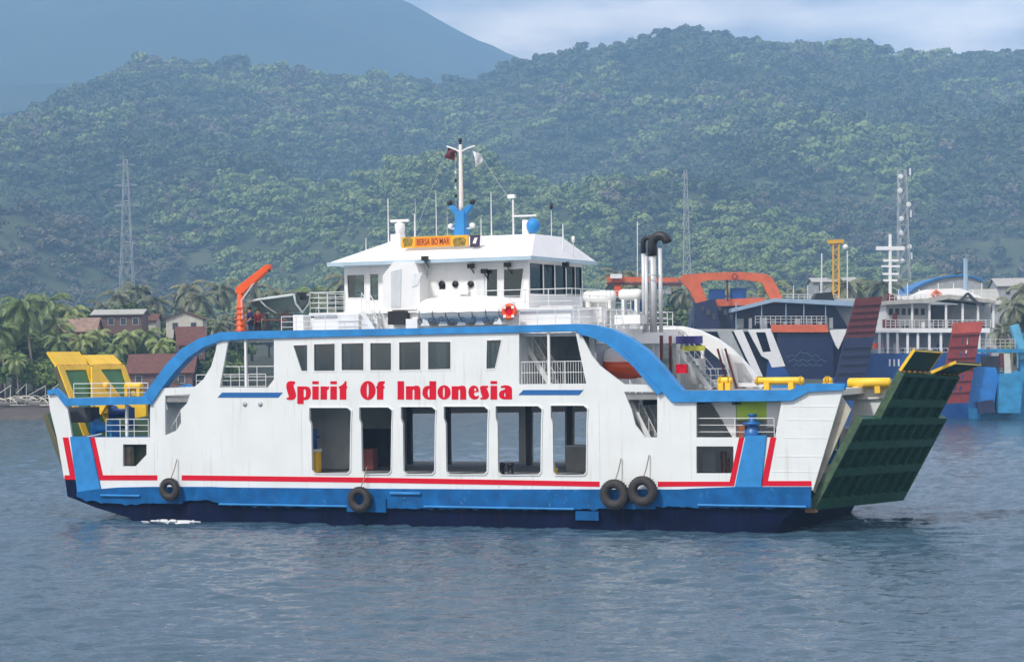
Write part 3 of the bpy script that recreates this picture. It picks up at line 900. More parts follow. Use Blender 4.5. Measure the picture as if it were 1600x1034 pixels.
def pbox(name, mat, px0, px1, py0, py1, v0, v1, parent=ferry, vref=None, **k):
    """box whose near face covers a photo rectangle on plane vref"""
    vr = v0 if vref is None else vref
    a, b = L(px0, (py0 + py1) / 2, vr), L(px1, (py0 + py1) / 2, vr)
    c = (px0 + px1) / 2
    return MB().box(a.x, b.x, v0, v1, L(c, py1, vr).z, L(c, py0, vr).z).build(name, mat, parent, **k)

# ---- hull
hp = LP([(101, 746), (105, 775), (150, 793)]) + [(-22.2, 0.1), (-21.4, -1.4), (12.6, -1.4), (13.1, -0.2), (13.6, .7), (14.35, 1.25), (14.45, 2.2)]
MB().prism(hp, 0.02, B - .02).build('hull', NAVY, ferry)
for v0, v1 in ((-.14, .05), (B - .05, B + .14)):
    lo, up = [], []
    _bp = np.array([(122, 768, 776), (150, 764, 782), (185, 761, 786), (235, 760, 786), (262, 760, 781), (330, 760, 781), (360, 761, 788), (480, 762, 791), (600, 763, 793), (760, 764, 795),
                      (900, 764, 795), (1000, 764, 793), (1060, 764, 790), (1098, 762, 792), (1150, 760, 793), (1268, 760, 792)], float)
    for x in np.linspace(122, 1268, 150):
        yu, yl = np.interp(x, _bp[:, 0], _bp[:, 1]), np.interp(x, _bp[:, 0], _bp[:, 2]) + rng.normal(0, .9) + (1.6 if rng.random() < .2 else 0)
        up.append((L(x, yu).x, L(x, yu).z)); lo.append((L(x, yl).x, L(x, yl).z))
    MB().strip(up, lo, v0, v1).build('hull_band', BLUEB, ferry)
    for a, b, y0, y1 in [(160, 222, 772, 775), (345, 545, 787, 790), (612, 660, 768, 772), (665, 900, 791, 794), (1092, 1262, 788, 791)]:
        p, r_ = L(a, y0), L(b, y1)
        MB().box(p.x, r_.x, v0 - .12 if v0 < 0 else v1 - .03, v0 + .03 if v0 < 0 else v1 + .12, L((a + b) / 2, y1).z, L((a + b) / 2, y0).z).build('rubbing_strake', BLUE, ferry, bevel=.03)
    for a, b, y0, y1 in [(545, 606, 778, 799), (902, 938, 798, 812), (945, 1026, 780, 794), (244, 288, 774, 786)]:
        p, r_ = L(a, y0), L(b, y1)
        MB().box(p.x, r_.x, v0 - .1 if v0 < 0 else v1 - .03, v0 + .03 if v0 < 0 else v1 + .1, L((a + b) / 2, y1).z, L((a + b) / 2, y0).z).build('fender_bracket', BLUEB, ferry)

# ---- side walls (near and far) with their openings
main = [(159, 766), (142, 683), (234, 683), (235, 607), (304, 604), (318, 592), (330, 572), (337, 548), (341, 522), (500, 521), (700, 518), (903, 512), (925, 556), (938, 572),
        (955, 585), (975, 600), (1040, 601), (1058, 622), (1088, 622), (1088, 683), (1167, 683), (1148, 768)]
holes = {
    'balcony_l': [(357, 530), (428, 530), (428, 605), (343, 605)],
    'w0': [(457, 538), (481, 537), (481, 581), (471, 581)],
    'w1': [(489, 536), (525, 535), (525, 581), (489, 581)], 'w2': [(532, 535), (570, 534), (570, 580), (532, 580)],
    'w3': [(577, 534), (613, 534), (613, 580), (577, 580)], 'w4': [(622, 533), (659, 532), (659, 579), (622, 580)],
    'w5': [(667, 532), (706, 532), (706, 578), (667, 579)], 'w6': [(760, 530), (785, 529), (774, 577), (759, 578)],
    'balcony_r': [(811, 520), (899, 518), (916, 599), (811, 600)],
    'stair': [(975, 612), (1027, 612), (1027, 683), (1008, 683), (993, 664), (987, 640)],
    'port': [(1088, 697), (1146, 697), (1146, 739), (1088, 739)],
    'small': [(258, 618), (297, 616), (292, 630), (282, 640), (283, 660), (276, 672), (258, 680)],
    'left': [(192, 694), (229, 694), (229, 710), (212, 728), (192, 728)],
}
def chamf(x0, x1, y0, y1, c=5):
    return [(x0 - 3, y0), (x1 - c, y0), (x1 + 1, y0 + c), (x1, y0 + 26), (x1 - 1, y1 - c), (x1 - c, y1), (x0 + c, y1), (x0 + 1, y1 - c), (x0, y0 + 26), (x0 - 3, y0 + 18)]
LOW = [(487, 548), (565, 612), (630, 680), (697, 762), (778, 846), (864, 917)]
low = [chamf(a, b, 637 - (a - 485) * .009, 739 + (a - 485) * .007) for a, b in LOW]
near_holes = [LP(h) for h in holes.values()] + [LP(h) for h in low]
MB().prism(LP(main), 0, .12, near_holes).build('side_wall', WHITE, ferry)
far_low = [LP(h, B) for h in ([(642, 646), (812, 644), (812, 725), (642, 724)], [(834, 644), (884, 643), (884, 725), (834, 725)], [(899, 643), (985, 643), (985, 726), (899, 725)])]
far_up = [LP(h) for k, h in holes.items() if k in ('balcony_l', 'balcony_r', 'stair', 'w1', 'w2', 'w3', 'w4', 'w5')]
MB().prism(LP(main), B - .12, B, far_up + far_low).build('side_wall', WHITE, ferry)
# white panel under the passenger deck at the far end and the bow plates
for v0, v1 in ((0, .12), (B - .12, B)):
    MB().prism(LP([(1198, 683), (1211, 683), (1222, 622), (1240, 612), (1318, 606), (1270, 766), (1187, 768)]), v0, v1).build('bow_plate', WHITE, ferry)
    MB().prism(LP([(75, 615), (90, 610), (104, 628), (112, 680), (120, 747), (100, 747), (89, 684), (78, 640)]), v0, v1).build('bow_plate', WHITE, ferry)
    for pl in ([(1166, 680), (1198, 680), (1189, 770), (1147, 770)], [(111, 682), (141, 682), (160, 772), (123, 774)]):
        MB().prism(LP(pl), v0 - (.1 if v0 == 0 else -.02), v1 + (.1 if v0 else -.02)).build('blue_pillar', BLUE, ferry)
# raised lip around the lower openings
mb = MB()
for h in low:
    o = LP(h); cx = sum(p[0] for p in o) / len(o); cz = sum(p[1] for p in o) / len(o)
    out = [(cx + (p[0] - cx) * 1.05, cz + (p[1] - cz) * 1.025) for p in o]
    mb.strip(out + out[:1], o + o[:1], -.05, .02)
mb.build('opening_lip', WHITE, ferry)
# wide vertical weld seams / ribs seen in the lower wall
mb = MB()
for x, y0, y1 in [(470, 640, 741), (935, 625, 746), (1078, 640, 746), (240, 690, 738)]:
    p, q_ = L(x, y0), L(x, y1)
    mb.box(p.x - .03, p.x + .03, -.018, .003, q_.z, p.z)
mb.build('wall_rib', WHITE, ferry)

for x0, x1, y in [(1236, 1308, 634), (1230, 1303, 655), (1226, 1294, 683), (1216, 1286, 712), (1206, 1278, 736)]:
    MB().prism(LP([(x0, y), (x1, y + .5), (x1, y + 1.7), (x0, y + 1.2)]), -.012, .003).build('plate_seam', WHITE, ferry)
# ---- red waterline stripe, blue bars and the name
def deco(name, mat, polys):
    for p in polys: MB().prism(LP(p), -.014, .004).build(name, mat, ferry)
deco('stripe', RED, [[(139, 683), (148, 683), (161, 742), (246, 742), (246, 750), (155, 750)],
                     [(284, 742), (284, 750), (600, 754), (937, 760), (937, 752), (600, 746)],
                     [(1028, 752), (1028, 760), (1147, 759), (1163, 683), (1155, 683), (1140, 752)],
                     [(98, 683), (107, 683), (119, 749), (101, 749), (101, 742), (109, 742)],
                     [(1204, 683), (1213, 683), (1200, 751), (1268, 751), (1268, 759), (1189, 759)]])
deco('name_bar', STRIPEB, [[(347, 613), (442, 613), (435, 621), (340, 621)], [(818, 609), (912, 609), (905, 617), (810, 617)]])
def ell(cx, cy, rx, ry, n=28): return [(cx + rx * math.cos(2 * math.pi * i / n), cy + ry * math.sin(2 * math.pi * i / n)) for i in range(n)]
R_ = lambda x0, x1, y0, y1: [(x0, y0), (x1, y0), (x1, y1), (x0, y1)]
G_n = [(195, 185), (262, 185), (290, 185), (320, 177), (350, 180), (370, 200), (376, 235), (376, 352), (300, 352), (300, 240), (290, 222), (278, 240), (278, 352), (195, 352)]
GL1 = [  # (outline, holes), 8x crop at (435, 580)
    ([(208, 125), (208, 165), (195, 158), (190, 168), (195, 200), (215, 260), (222, 300), (212, 335), (185, 355), (150, 358), (105, 352), (105, 328), (125, 328), (130, 318), (128, 300), (112, 250), (100, 200), (102, 155), (120, 130), (150, 120), (180, 122)], []),
    ([(237, 187), (345, 187), (380, 195), (402, 225), (408, 270), (400, 315), (380, 345), (350, 357), (318, 357), (318, 322), (330, 325), (343, 310), (346, 270), (343, 235), (330, 222), (317, 228), (316, 407), (237, 407)], []),
    (R_(425, 505, 187, 352), []), (R_(425, 505, 122, 160), []),
    ([(528, 187), (600, 187), (608, 192), (634, 185), (630, 222), (615, 228), (608, 245), (608, 352), (528, 352)], []),
    (R_(650, 731, 187, 352), []), (R_(650, 731, 122, 160), []),
    ([(755, 190), (790, 175), (820, 150), (832, 122), (852, 122), (852, 185), (862, 188), (858, 212), (850, 214), (850, 352), (768, 352), (768, 214), (755, 210)], []),
    (ell(1120, 238, 96, 119), [ell(1117, 238, 13, 88)]),
    ([(1222, 190), (1235, 185), (1240, 150), (1260, 128), (1290, 121), (1332, 122), (1328, 150), (1312, 165), (1314, 182), (1328, 186), (1326, 214), (1314, 216), (1312, 352), (1232, 352), (1232, 214), (1224, 212)], []),
]
GL2 = [  # 8x crop at (610, 580)
    (R_(90, 172, 122, 352), []), (G_n, []),
    ([(488, 122), (572, 122), (572, 352), (470, 352), (430, 335), (405, 300), (400, 262), (408, 220), (430, 192), (460, 180), (488, 178)], [[(488, 215), (475, 220), (465, 260), (470, 310), (480, 325), (490, 322)]]),
    (ell(672, 262, 82, 90), [ell(668, 262, 12, 66)]), ([(x + 572, y) for x, y in G_n], []),
    ([(975, 262), (985, 215), (1010, 185), (1045, 175), (1080, 185), (1100, 215), (1105, 255), (1048, 265), (1045, 285), (1055, 305), (1075, 312), (1105, 300), (1105, 325), (1085, 345), (1045, 352), (1010, 340), (985, 310)], [[(1049, 245), (1050, 215), (1060, 205), (1072, 220), (1073, 243)]]),
    ([(1120, 205), (1130, 185), (1160, 178), (1222, 180), (1222, 205), (1205, 205), (1205, 215), (1225, 260), (1235, 300), (1222, 335), (1190, 352), (1125, 350), (1128, 328), (1148, 326), (1150, 315), (1130, 260)], []),
    (R_(1252, 1335, 180, 352), []), (R_(1252, 1335, 120, 157), []),
    ([(1378, 205), (1385, 182), (1430, 172), (1470, 175), (1505, 190), (1520, 215), (1522, 350), (1415, 350), (1375, 335), (1357, 300), (1362, 262), (1385, 240), (1425, 228), (1438, 215), (1425, 205), (1400, 208)], [[(1437, 262), (1425, 275), (1422, 300), (1428, 315), (1438, 318)]]),
]
for gl, x0 in ((GL1, 435), (GL2, 610)):
    cv = lambda P_: LP([(x0 + x / 8, 580 + y / 8) for x, y in P_])
    k = 0
    while k < len(gl):
        o, hs = gl[k]
        mb = MB().prism(cv(o), -.014, .004, [cv(h) for h in hs])
        if k + 1 < len(gl) and max(y for x, y in gl[k + 1][0]) < 165:      # the dot of an i belongs to its stem
            mb.prism(cv(gl[k + 1][0]), -.014, .004); k += 1
        mb.build('letter', RED, ferry); k += 1

# ---- blue edge of the roof, arches and rails
outer = [(222, 622), (243, 594), (262, 568), (285, 545), (312, 529), (345, 519), (400, 517), (640, 513), (900, 506), (925, 507), (955, 514), (985, 528), (1012, 548), (1035, 572), (1055, 597), (1068, 611)]
inner = [(240, 628), (256, 604), (275, 580), (296, 558), (320, 542), (347, 532), (400, 529), (640, 523), (905, 517), (928, 522), (953, 532), (973, 547), (995, 567), (1016, 590), (1036, 612), (1050, 627)]
MB().strip(LP(outer), LP(inner), -.12, .5).build('roof_arch', BLUE, ferry)
MB().strip(LP(outer), LP(inner), B - .5, B + .12).build('roof_arch', WHITE2, ferry)
mb = MB()   # lighter inner flange of the near right arch
fl_o = LP([(905, 517), (928, 522), (953, 532), (973, 547), (995, 567), (1016, 590), (1036, 612)])
fl_i = LP([(904, 521), (926, 527), (949, 537), (969, 552), (991, 572), (1011, 595), (1030, 617)])
mb.strip(fl_o, fl_i, -.2, .1); mb.build('arch_flange', BLUE, ferry)
railo = [(1050, 611), (1070, 610), (1236, 609), (1262, 599), (1322, 599)]
raili = [(1052, 628), (1072, 628), (1238, 626), (1264, 612), (1320, 609)]
lro = [(76, 610), (90, 606), (106, 622), (232, 619)]
lri = [(77, 617), (89, 614), (104, 634), (240, 631)]
for v0, v1 in ((-.16, .12), (B - .12, B + .16)):
    MB().strip(LP(railo), LP(raili), v0, v1).build('bulwark_rail', BLUE, ferry)
    MB().strip(LP(lro), LP(lri), v0, v1).build('bulwark_rail', BLUE, ferry)

# ---- decks
uL, uR = LU(100, 620), LU(1300, 620)
MB().box(-25.6, 14.3, .13, B - .13, Z_D1 - .35, Z_D1).build('vehicle_deck', DECK, ferry)
MB().box(LU(236), LU(1235), .125, B - .125, Z_D2 - .28, Z_D2).build('passenger_deck', DECK, ferry)
MB().box(LU(108), LU(230), .125, 2.2, Z_D2 - .2, Z_D2 - .02).box(LU(108), LU(230), B - 2.2, B - .125, Z_D2 - .2, Z_D2 - .02).build('catwalk', DECK, ferry)
MB().box(LU(345, 520), LU(930, 510), .51, B - .51, Z_D3 - .16, Z_D3).build('roof_deck', WHITE2, ferry)
MB().box(LU(930, 510) - .3, LU(930, 510) - .004, .5, B - .5, Z_D3 - .55, Z_D3 + .18).build('roof_edge_beam', WHITE2, ferry)
# beams under the passenger deck and pillars of the vehicle deck
mb = MB()
for k in range(15):
    u = -21 + k * 2.3
    mb.box(u - .08, u + .08, .13, B - .13, Z_D2 - .55, Z_D2 - .285)
mb.build('deck_beam', DARKIN, ferry)
for px in (640, 700, 826, 890):
    u = LU(px, 690, 9.5)
    MB().box(u - .13, u + .13, 9.4, 9.66, Z_D1, Z_D2 - .56).build('pillar', DARKIN, ferry)
MB().box(-19.5, -10.9, 4.3, 4.42, Z_D1, Z_D2 - .56).build('casing_wall', GREYIN, ferry)
MB().box(-19.5, LU(640, 690, B - .6), B - .6, B - .5, Z_D1, Z_D2 - .56).build('casing_wall', GREYIN, ferry)
MB().box(LU(560, 690, 7.5), LU(612, 690, 7.5), 7.5, 7.62, Z_D1, Z_D1 + 2.0).build('locker_wall', DARKIN, ferry)
# passenger cabin
uc0, uc1 = LU(436, 560), LU(806, 560)
MB().box(uc0 - .08, uc0, .13, B - .13, Z_D2 + .002, Z_D3 - .17).build('cabin_bulkhead', GREYIN, ferry)
MB().box(uc1, uc1 + .08, .13, B - .13, Z_D2 + .002, Z_D3 - .17).build('cabin_bulkhead', GREYIN, ferry)
for k in range(7):
    h = holes['w%d' % k]
    p = LP(h)
    f = MB().strip([(a, b) for a, b in p + p[:1]], [(a + (sum(q_[0] for q_ in p) / 4 - a) * .10, b + (sum(q_[1] for q_ in p) / 4 - b) * .08) for a, b in p + p[:1]], -.02, .10).build('window', WHITE2, ferry)
    MB().prism(p, .055, .065).build('pane', GLASS, f)
    x0, x1 = p[0][0], p[1][0]
    wdt = (x1 - x0) * (.15 if k not in (2, 5) else .26)
    mb = MB(); n = 7
    uu = x0 + .05 if k != 0 else p[3][0] + .05
    prof = [(uu + wdt * i / n, .20 + .03 * (i % 2)) for i in range(n + 1)]
    for a, b in zip(prof, prof[1:]):
        mb.add([(a[0], a[1], p[2][1] - .1), (b[0], b[1], p[2][1] - .1), (b[0], b[1], p[0][1] + .1), (a[0], a[1], p[0][1] + .1)], [(0, 1, 2, 3)])
    mb.build('curtain', CURTAIN, f)
for k in range(11):      # seat rows inside the cabin
    u = uc0 + 1.0 + k * 1.12
    MB().box(u, u + .45, 1.2, 11.5, Z_D2, Z_D2 + .42).box(u - .1, u + .02, 1.2, 11.5, Z_D2, Z_D2 + 1.0).build('seat_row', STRIPEB, ferry)
# balconies: rails, posts, stairs
for h, post in (('balcony_l', 383), ('balcony_r', 857)):
    p = LP(holes[h])
    rail(MB(), [(p[3][0] + .05, .16, p[3][1] + .02), (p[2][0] - .03, .16, p[2][1] + .02)], 1.05, 2, 1.1).build('balcony_rail', RAILW, ferry)
    u = LU(post, 560)
    MB().box(u - .06, u + .06, .02, .14, p[3][1] + .005, p[0][1] - .005).build('post', WHITE2, ferry)
mb = MB()
p = LP(holes['balcony_r'])
for k in range(26):
    u = p[3][0] + .1 + k * (p[2][0] - p[3][0] - .15) / 25
    mb.tube([(u, .16, p[3][1]), (u, .16, p[3][1] + 1.05)], .014, 4)
mb.build('rail_bars', RAILW, ferry)
def stairs(a, b, v0, v1, name='stair', mat=RAILW, steps=9, railed=True):
    """flight from a (u, z) up to b between v0 and v1"""
    mb = MB()
    for v in (v0, v1): mb.beam((a[0], v, a[1]), (b[0], v, b[1]), .07, .24)
    for k in range(steps):
        t = (k + .5) / steps; u = a[0] + (b[0] - a[0]) * t; z = a[1] + (b[1] - a[1]) * t
        mb.box(u - .12, u + .12, v0 + .03, v1 - .03, z - .02, z + .02)
    if railed:
        for v in (v0, v1):
            mb.tube([(a[0], v, a[1] + .95), (b[0], v, b[1] + .95)], .025, 5)
            for k in range(4):
                t = k / 3; u = a[0] + (b[0] - a[0]) * t; z = a[1] + (b[1] - a[1]) * t
                mb.tube([(u, v, z), (u, v, z + .95)], .02, 5)
    return mb.build(name, mat, ferry)
stairs((LU(868, 600, 1.4), Z_D2), (LU(815, 530, 1.4), Z_D3 - .2), 1.4, 2.3, steps=10)
stairs((LU(1030, 690, .8), Z_D1 + .9), (LU(985, 612, .8), Z_D2 - .3), .7, 1.5, steps=10)
MB().box(LU(968, 640, 2.6), LU(1040, 640, 2.6), 2.6, 2.7, Z_D1, Z_D2 - .3).build('stair_casing', paint('stair_casing_grey', (.50, .55, .57), .6), ferry)
MB().box(LU(250, 640, 1.4), LU(300, 640, 1.4), 1.4, 1.5, Z_D1, Z_D2 - .3).build('stair_casing', GREYIN, ferry)
stairs((LU(262, 678, .6), Z_D1 + .9), (LU(285, 640, .6), Z_D1 + 2.3), .5, 1.1, steps=5)
# open deck under the arches: bulkhead, lockers, rails along the passenger deck
MB().box(LU(921, 560, 3), LU(921, 560, 3) + .1, 3, B - .13, Z_D2 + .002, Z_D3 - .17).build('cabin_bulkhead', GREYIN, ferry)
MB().box(LU(929, 560, .5), LU(929, 560, .5) + .1, .5, 1.6, Z_D2 + .002, Z_D3 - .17).build('cabin_bulkhead', paint('bulkhead_grey', (.30, .33, .35), .6), ferry)
rail(MB(), [(LU(940, 600), B - .4, Z_D2), (LU(1040, 620), B - .4, Z_D2)], 1.05, 3, 1.4).build('deck_rail', RAILW, ferry)
rail(MB(), [(LU(110), .3, Z_D2 - .02), (LU(226), .3, Z_D2 - .02)], 0.75, 3, 1.1).build('deck_rail', RAILW, ferry)
rail(MB(), [(LU(110), B - .5, Z_D2 - .02), (LU(226), B - .5, Z_D2 - .02)], 1.05, 3, 1.1).build('deck_rail', RAILW, ferry)
for px, v in ((1020, 9.2), (1034, 6.5), (1048, 9.6), (1060, 11.2), (1098, 12.2)):
    u = LU(px, 570, v)
    MB().box(u - .07, u + .07, v - .07, v + .07, Z_D2, Z_D3 - .17 if px < 1090 else Z_D3 - .9).build('post', WHITE2 if px not in (1034, 1048) else MAROON, ferry)
def inst(name, mat, px0, px1, py0, py1, v, d=.4): return pbox(name, mat, px0, px1, py0, py1, v, v + d)
inst('sign_panel', paint('sign_navy', (.03, .03, .16), .5), 1056, 1097, 525, 537, 8.5, .1)
inst('sign_panel', paint('sign_lime', (.42, .45, .05), .5), 1066, 1101, 540, 548, 8.6, .1)
inst('locker', RED, 1056, 1071, 569, 583, 7.5, .4)
inst('locker', paint('locker_grey', (.45, .47, .48), .6), 1078, 1096, 560, 600, 11.0, .6)
stairs((LU(1112, 606, 9.5), Z_D2), (LU(1062, 550, 9.5), Z_D3 - .9), 9.4, 10.2, mat=GREYRAIL, steps=9)
for px in (1125, 1131, 1137):
    MB().tube([(LU(px + 14, 590, 11.5), 11.5, Z_D2), (LU(px - 4, 540, 11.5), 11.5, Z_D2 + 2.1)], .06, 6).build('davit_leg', MAROON if px != 1131 else RAILW, ferry)
t_ = MB().prism(LP([(1133, 551), (1154, 556), (1184, 604), (1146, 604)], 11.8), 11.8, 12.0, [LP([(1148, 566), (1162, 568), (1176, 598), (1152, 598)], 11.8)])
t_.build('wind_screen', WHITE2, ferry)

# ---- machinery at both ends
def cyl(name, mat, px0, px1, py0, py1, v, parent=ferry):
    a, b = L(px0, (py0 + py1) / 2, v), L(px1, (py0 + py1) / 2, v)
    r = (L(px0, py0, v).z - L(px0, py1, v).z) / 2
    return MB().lathe([(r * .7, a.x), (r, a.x + .08), (r, b.x - .08), (r * .7, b.x)], (0, v, (a.z + b.z) / 2), 'x', 14).build(name, mat, parent, True)
for px0, px1, v in ((1122, 1144, 5.5), (1180, 1256, 6.5), (1287, 1300, 9.0)):
    cyl('hydraulic_cylinder', YELLOW, px0, px1, 589, 600, v); cyl('cylinder_flange', YELLOW, px0 + 2, px0 + 6, 587, 602, v); cyl('cylinder_flange', YELLOW, px1 - 7, px1 - 3, 587, 602, v)
    for t in (.25, .75):
        u = LU(px0 + (px1 - px0) * t, 594, v); z = L(px0, 601, v).z
        MB().box(u - .13, u + .13, v - .2, v + .2, Z_D2 - .1, z + .1).build('cylinder_bracket', YELLOW, ferry)
# gantry beam over the ramp at the right end, with its yellow cylinder
ub = LU(1262, 605)
MB().box(LU(1236) - .3, LU(1236) + .1, .13, B - .13, Z_D2 - .3, Z_D2 + .02).build('end_beam', WHITE2, ferry)
MB().prism(LP([(1262, 602), (1318, 602), (1312, 640), (1262, 640)], B - 1.2), B - 1.2, B - 1.0).build('inner_bulwark', WHITE2, ferry)
cyl('hydraulic_cylinder', YELLOW, 1325, 1392, 590, 606, B - .6)
for t in (1338, 1372):
    u = LU(t, 598, B - .6)
    MB().box(u - .14, u + .14, B - .8, B - .4, L(1350, 614, B - .6).z, L(1350, 598, B - .6).z).build('cylinder_bracket', YELLOW, ferry)
# white far bulwark of the right end, seen behind the ramp
MB().prism(LP([(1275, 610), (1390, 604), (1385, 622), (1275, 628)], B - .3), B - .29, B - .15).build('inner_bulwark', WHITE2, ferry)
# left end
for px0, px1, v in ((122, 170, 6.5), (196, 222, 7.5)):
    cyl('hydraulic_cylinder', YELLOW, px0, px1, 597, 610, v)
    u = LU((px0 + px1) / 2, 604, v)
    MB().box(u - .5, u - .3, v - .2, v + .2, Z_D2 - .1, L(px0, 606, v).z).box(u + .3, u + .5, v - .2, v + .2, Z_D2 - .1, L(px0, 606, v).z).build('cylinder_bracket', YELLOW, ferry)
MB().box(LU(100, 620, 5.4), LU(226, 620, 5.4), 5.4, 8.2, Z_D2 - .3, Z_D2 - .1).build('gantry_platform', DARKIN, ferry)
def winch(px, py, v, s, mat):
    c = L(px, py, v)
    w = MB().lathe([(.42 * s, -.5 * s), (.42 * s, -.44 * s), (.24 * s, -.42 * s), (.24 * s, .42 * s), (.42 * s, .44 * s), (.42 * s, .5 * s)], c, 'x', 16).build('winch_drum', mat, ferry, True)
    MB().box(c.x - .62 * s, c.x - .52 * s, v - .35 * s, v + .35 * s, c.z - .7 * s, c.z + .3 * s).build('winch_stand', mat, w)
    MB().box(c.x + .52 * s, c.x + .62 * s, v - .35 * s, v + .35 * s, c.z - .7 * s, c.z + .3 * s).build('winch_stand', mat, w)
    MB().box(c.x - .75 * s, c.x + .75 * s, v - .45 * s, v + .45 * s, c.z - .82 * s, c.z - .705 * s).build('winch_base', mat, w)
winch(164, 667, 1.6, 1.1, BLUE)
winch(190, 645, 3.0, 1.0, MIDBLUE)
inst('control_box', DARKIN, 107, 142, 636, 660, 1.2, .8)
MB().box(LU(105, 660, .9), LU(240, 660, .9), .125, 2.6, LZ(683, 170) - .25, LZ(683, 170) - .02).build('mooring_platform', BLUE, ferry)
MB().box(LU(1090, 683, .9), LU(1206, 683, .9), .125, 2.6, LZ(684, 1150) - .25, LZ(684, 1150) - .02).build('mooring_platform', DECK, ferry)
zz = LZ(683, 170)
rail(MB(), [(LU(166, 683, .25), .25, zz), (LU(232, 683, .25), .25, zz)], .95, 3, 1.0).build('mooring_rail', RAILW, ferry)
rail(MB(), [(LU(1088, 683, .25), .25, zz), (LU(1210, 683, .25), .25, zz)], .95, 3, 1.9).build('mooring_rail', RAILW, ferry)
MB().prism(LP([(176, 632), (228, 632), (228, 650), (212, 653), (200, 648)], 4.0), 4.0, 4.2).build('ramp_arm', YELLOW, ferry)
MB().prism(LP([(148, 632), (166, 632), (157, 648)], 3.6), 3.6, 3.8).build('ramp_arm', YELLOW, ferry)
u = LU(199, 660, .6); MB().box(u - .07, u + .07, .5, .64, zz, LZ(631, 199)).build('post', WHITE2, ferry)
MB().prism(LP([(106, 634), (236, 634), (236, 683), (106, 683)], 6), 6.0, 6.1).build('inner_bulkhead', paint('inner_green', (.05, .10, .07), .6, var=.3), ferry)
# right end: bollard winch, lime panel, white inner bulkhead with its dark triangle of shade
c = L(1180, 683, .8)
bl = MB().lathe([(.42, 0), (.38, .35), (.28, .45), (.26, .62), (.46, .66), (.46, .74), (.19, .78), (.17, 1.05), (.21, 1.08), (.21, 1.15)], (c.x, .42, zz), 'z', 18).build('capstan', STRIPEB, ferry, True)
inst('sign_panel', LIME, 1151, 1198, 626, 656, .95, .08)
MB().prism(LP([(1111, 628), (1150, 628), (1150, 684), (1145, 684)], .95), .95, 1.03).build('inner_bulkhead', WHITE2, ferry)
MB().prism(LP([(1198, 628), (1222, 628), (1214, 684), (1198, 684)], .95), .95, 1.03).build('inner_bulkhead', WHITE2, ferry)
MB().prism(LP([(1070, 620), (1240, 620), (1240, 745), (1070, 745)], 4.6), 4.6, 4.7).build('casing_wall', GREYIN, ferry)
inst('pump_housing', paint('pump_rust', (.30, .10, .04), .6, var=.4), 1152, 1164, 664, 683, .5, .4)
inst('pump_housing', DARKIN, 1196, 1208, 667, 683, .45, .4)
inst('door', paint('door_grey', (.45, .50, .54), .55), 1097, 1118, 701, 737, 2.2, .1)
mb = MB()
for x in (1128, 1134, 1139): mb.tube([(LU(x, 720, 1.9), 1.9, Z_D1), (LU(x, 720, 1.9), 1.9, L(x, 705 + (x % 3) * 5, 1.9).z)], .06, 6)
mb.build('pipe_bank', paint('pipe_brown', (.16, .07, .05), .6), ferry)
MB().prism(LP([(186, 690), (236, 690), (236, 732), (186, 732)], 1.2), 1.2, 1.3).build('inner_bulkhead', paint('moss_green_panel', (.12, .16, .10), .65, var=.3), ferry)
inst('cable_reel', paint('reel_brown', (.40, .34, .27), .7, var=.4), 192, 203, 697, 727, .5, .4)

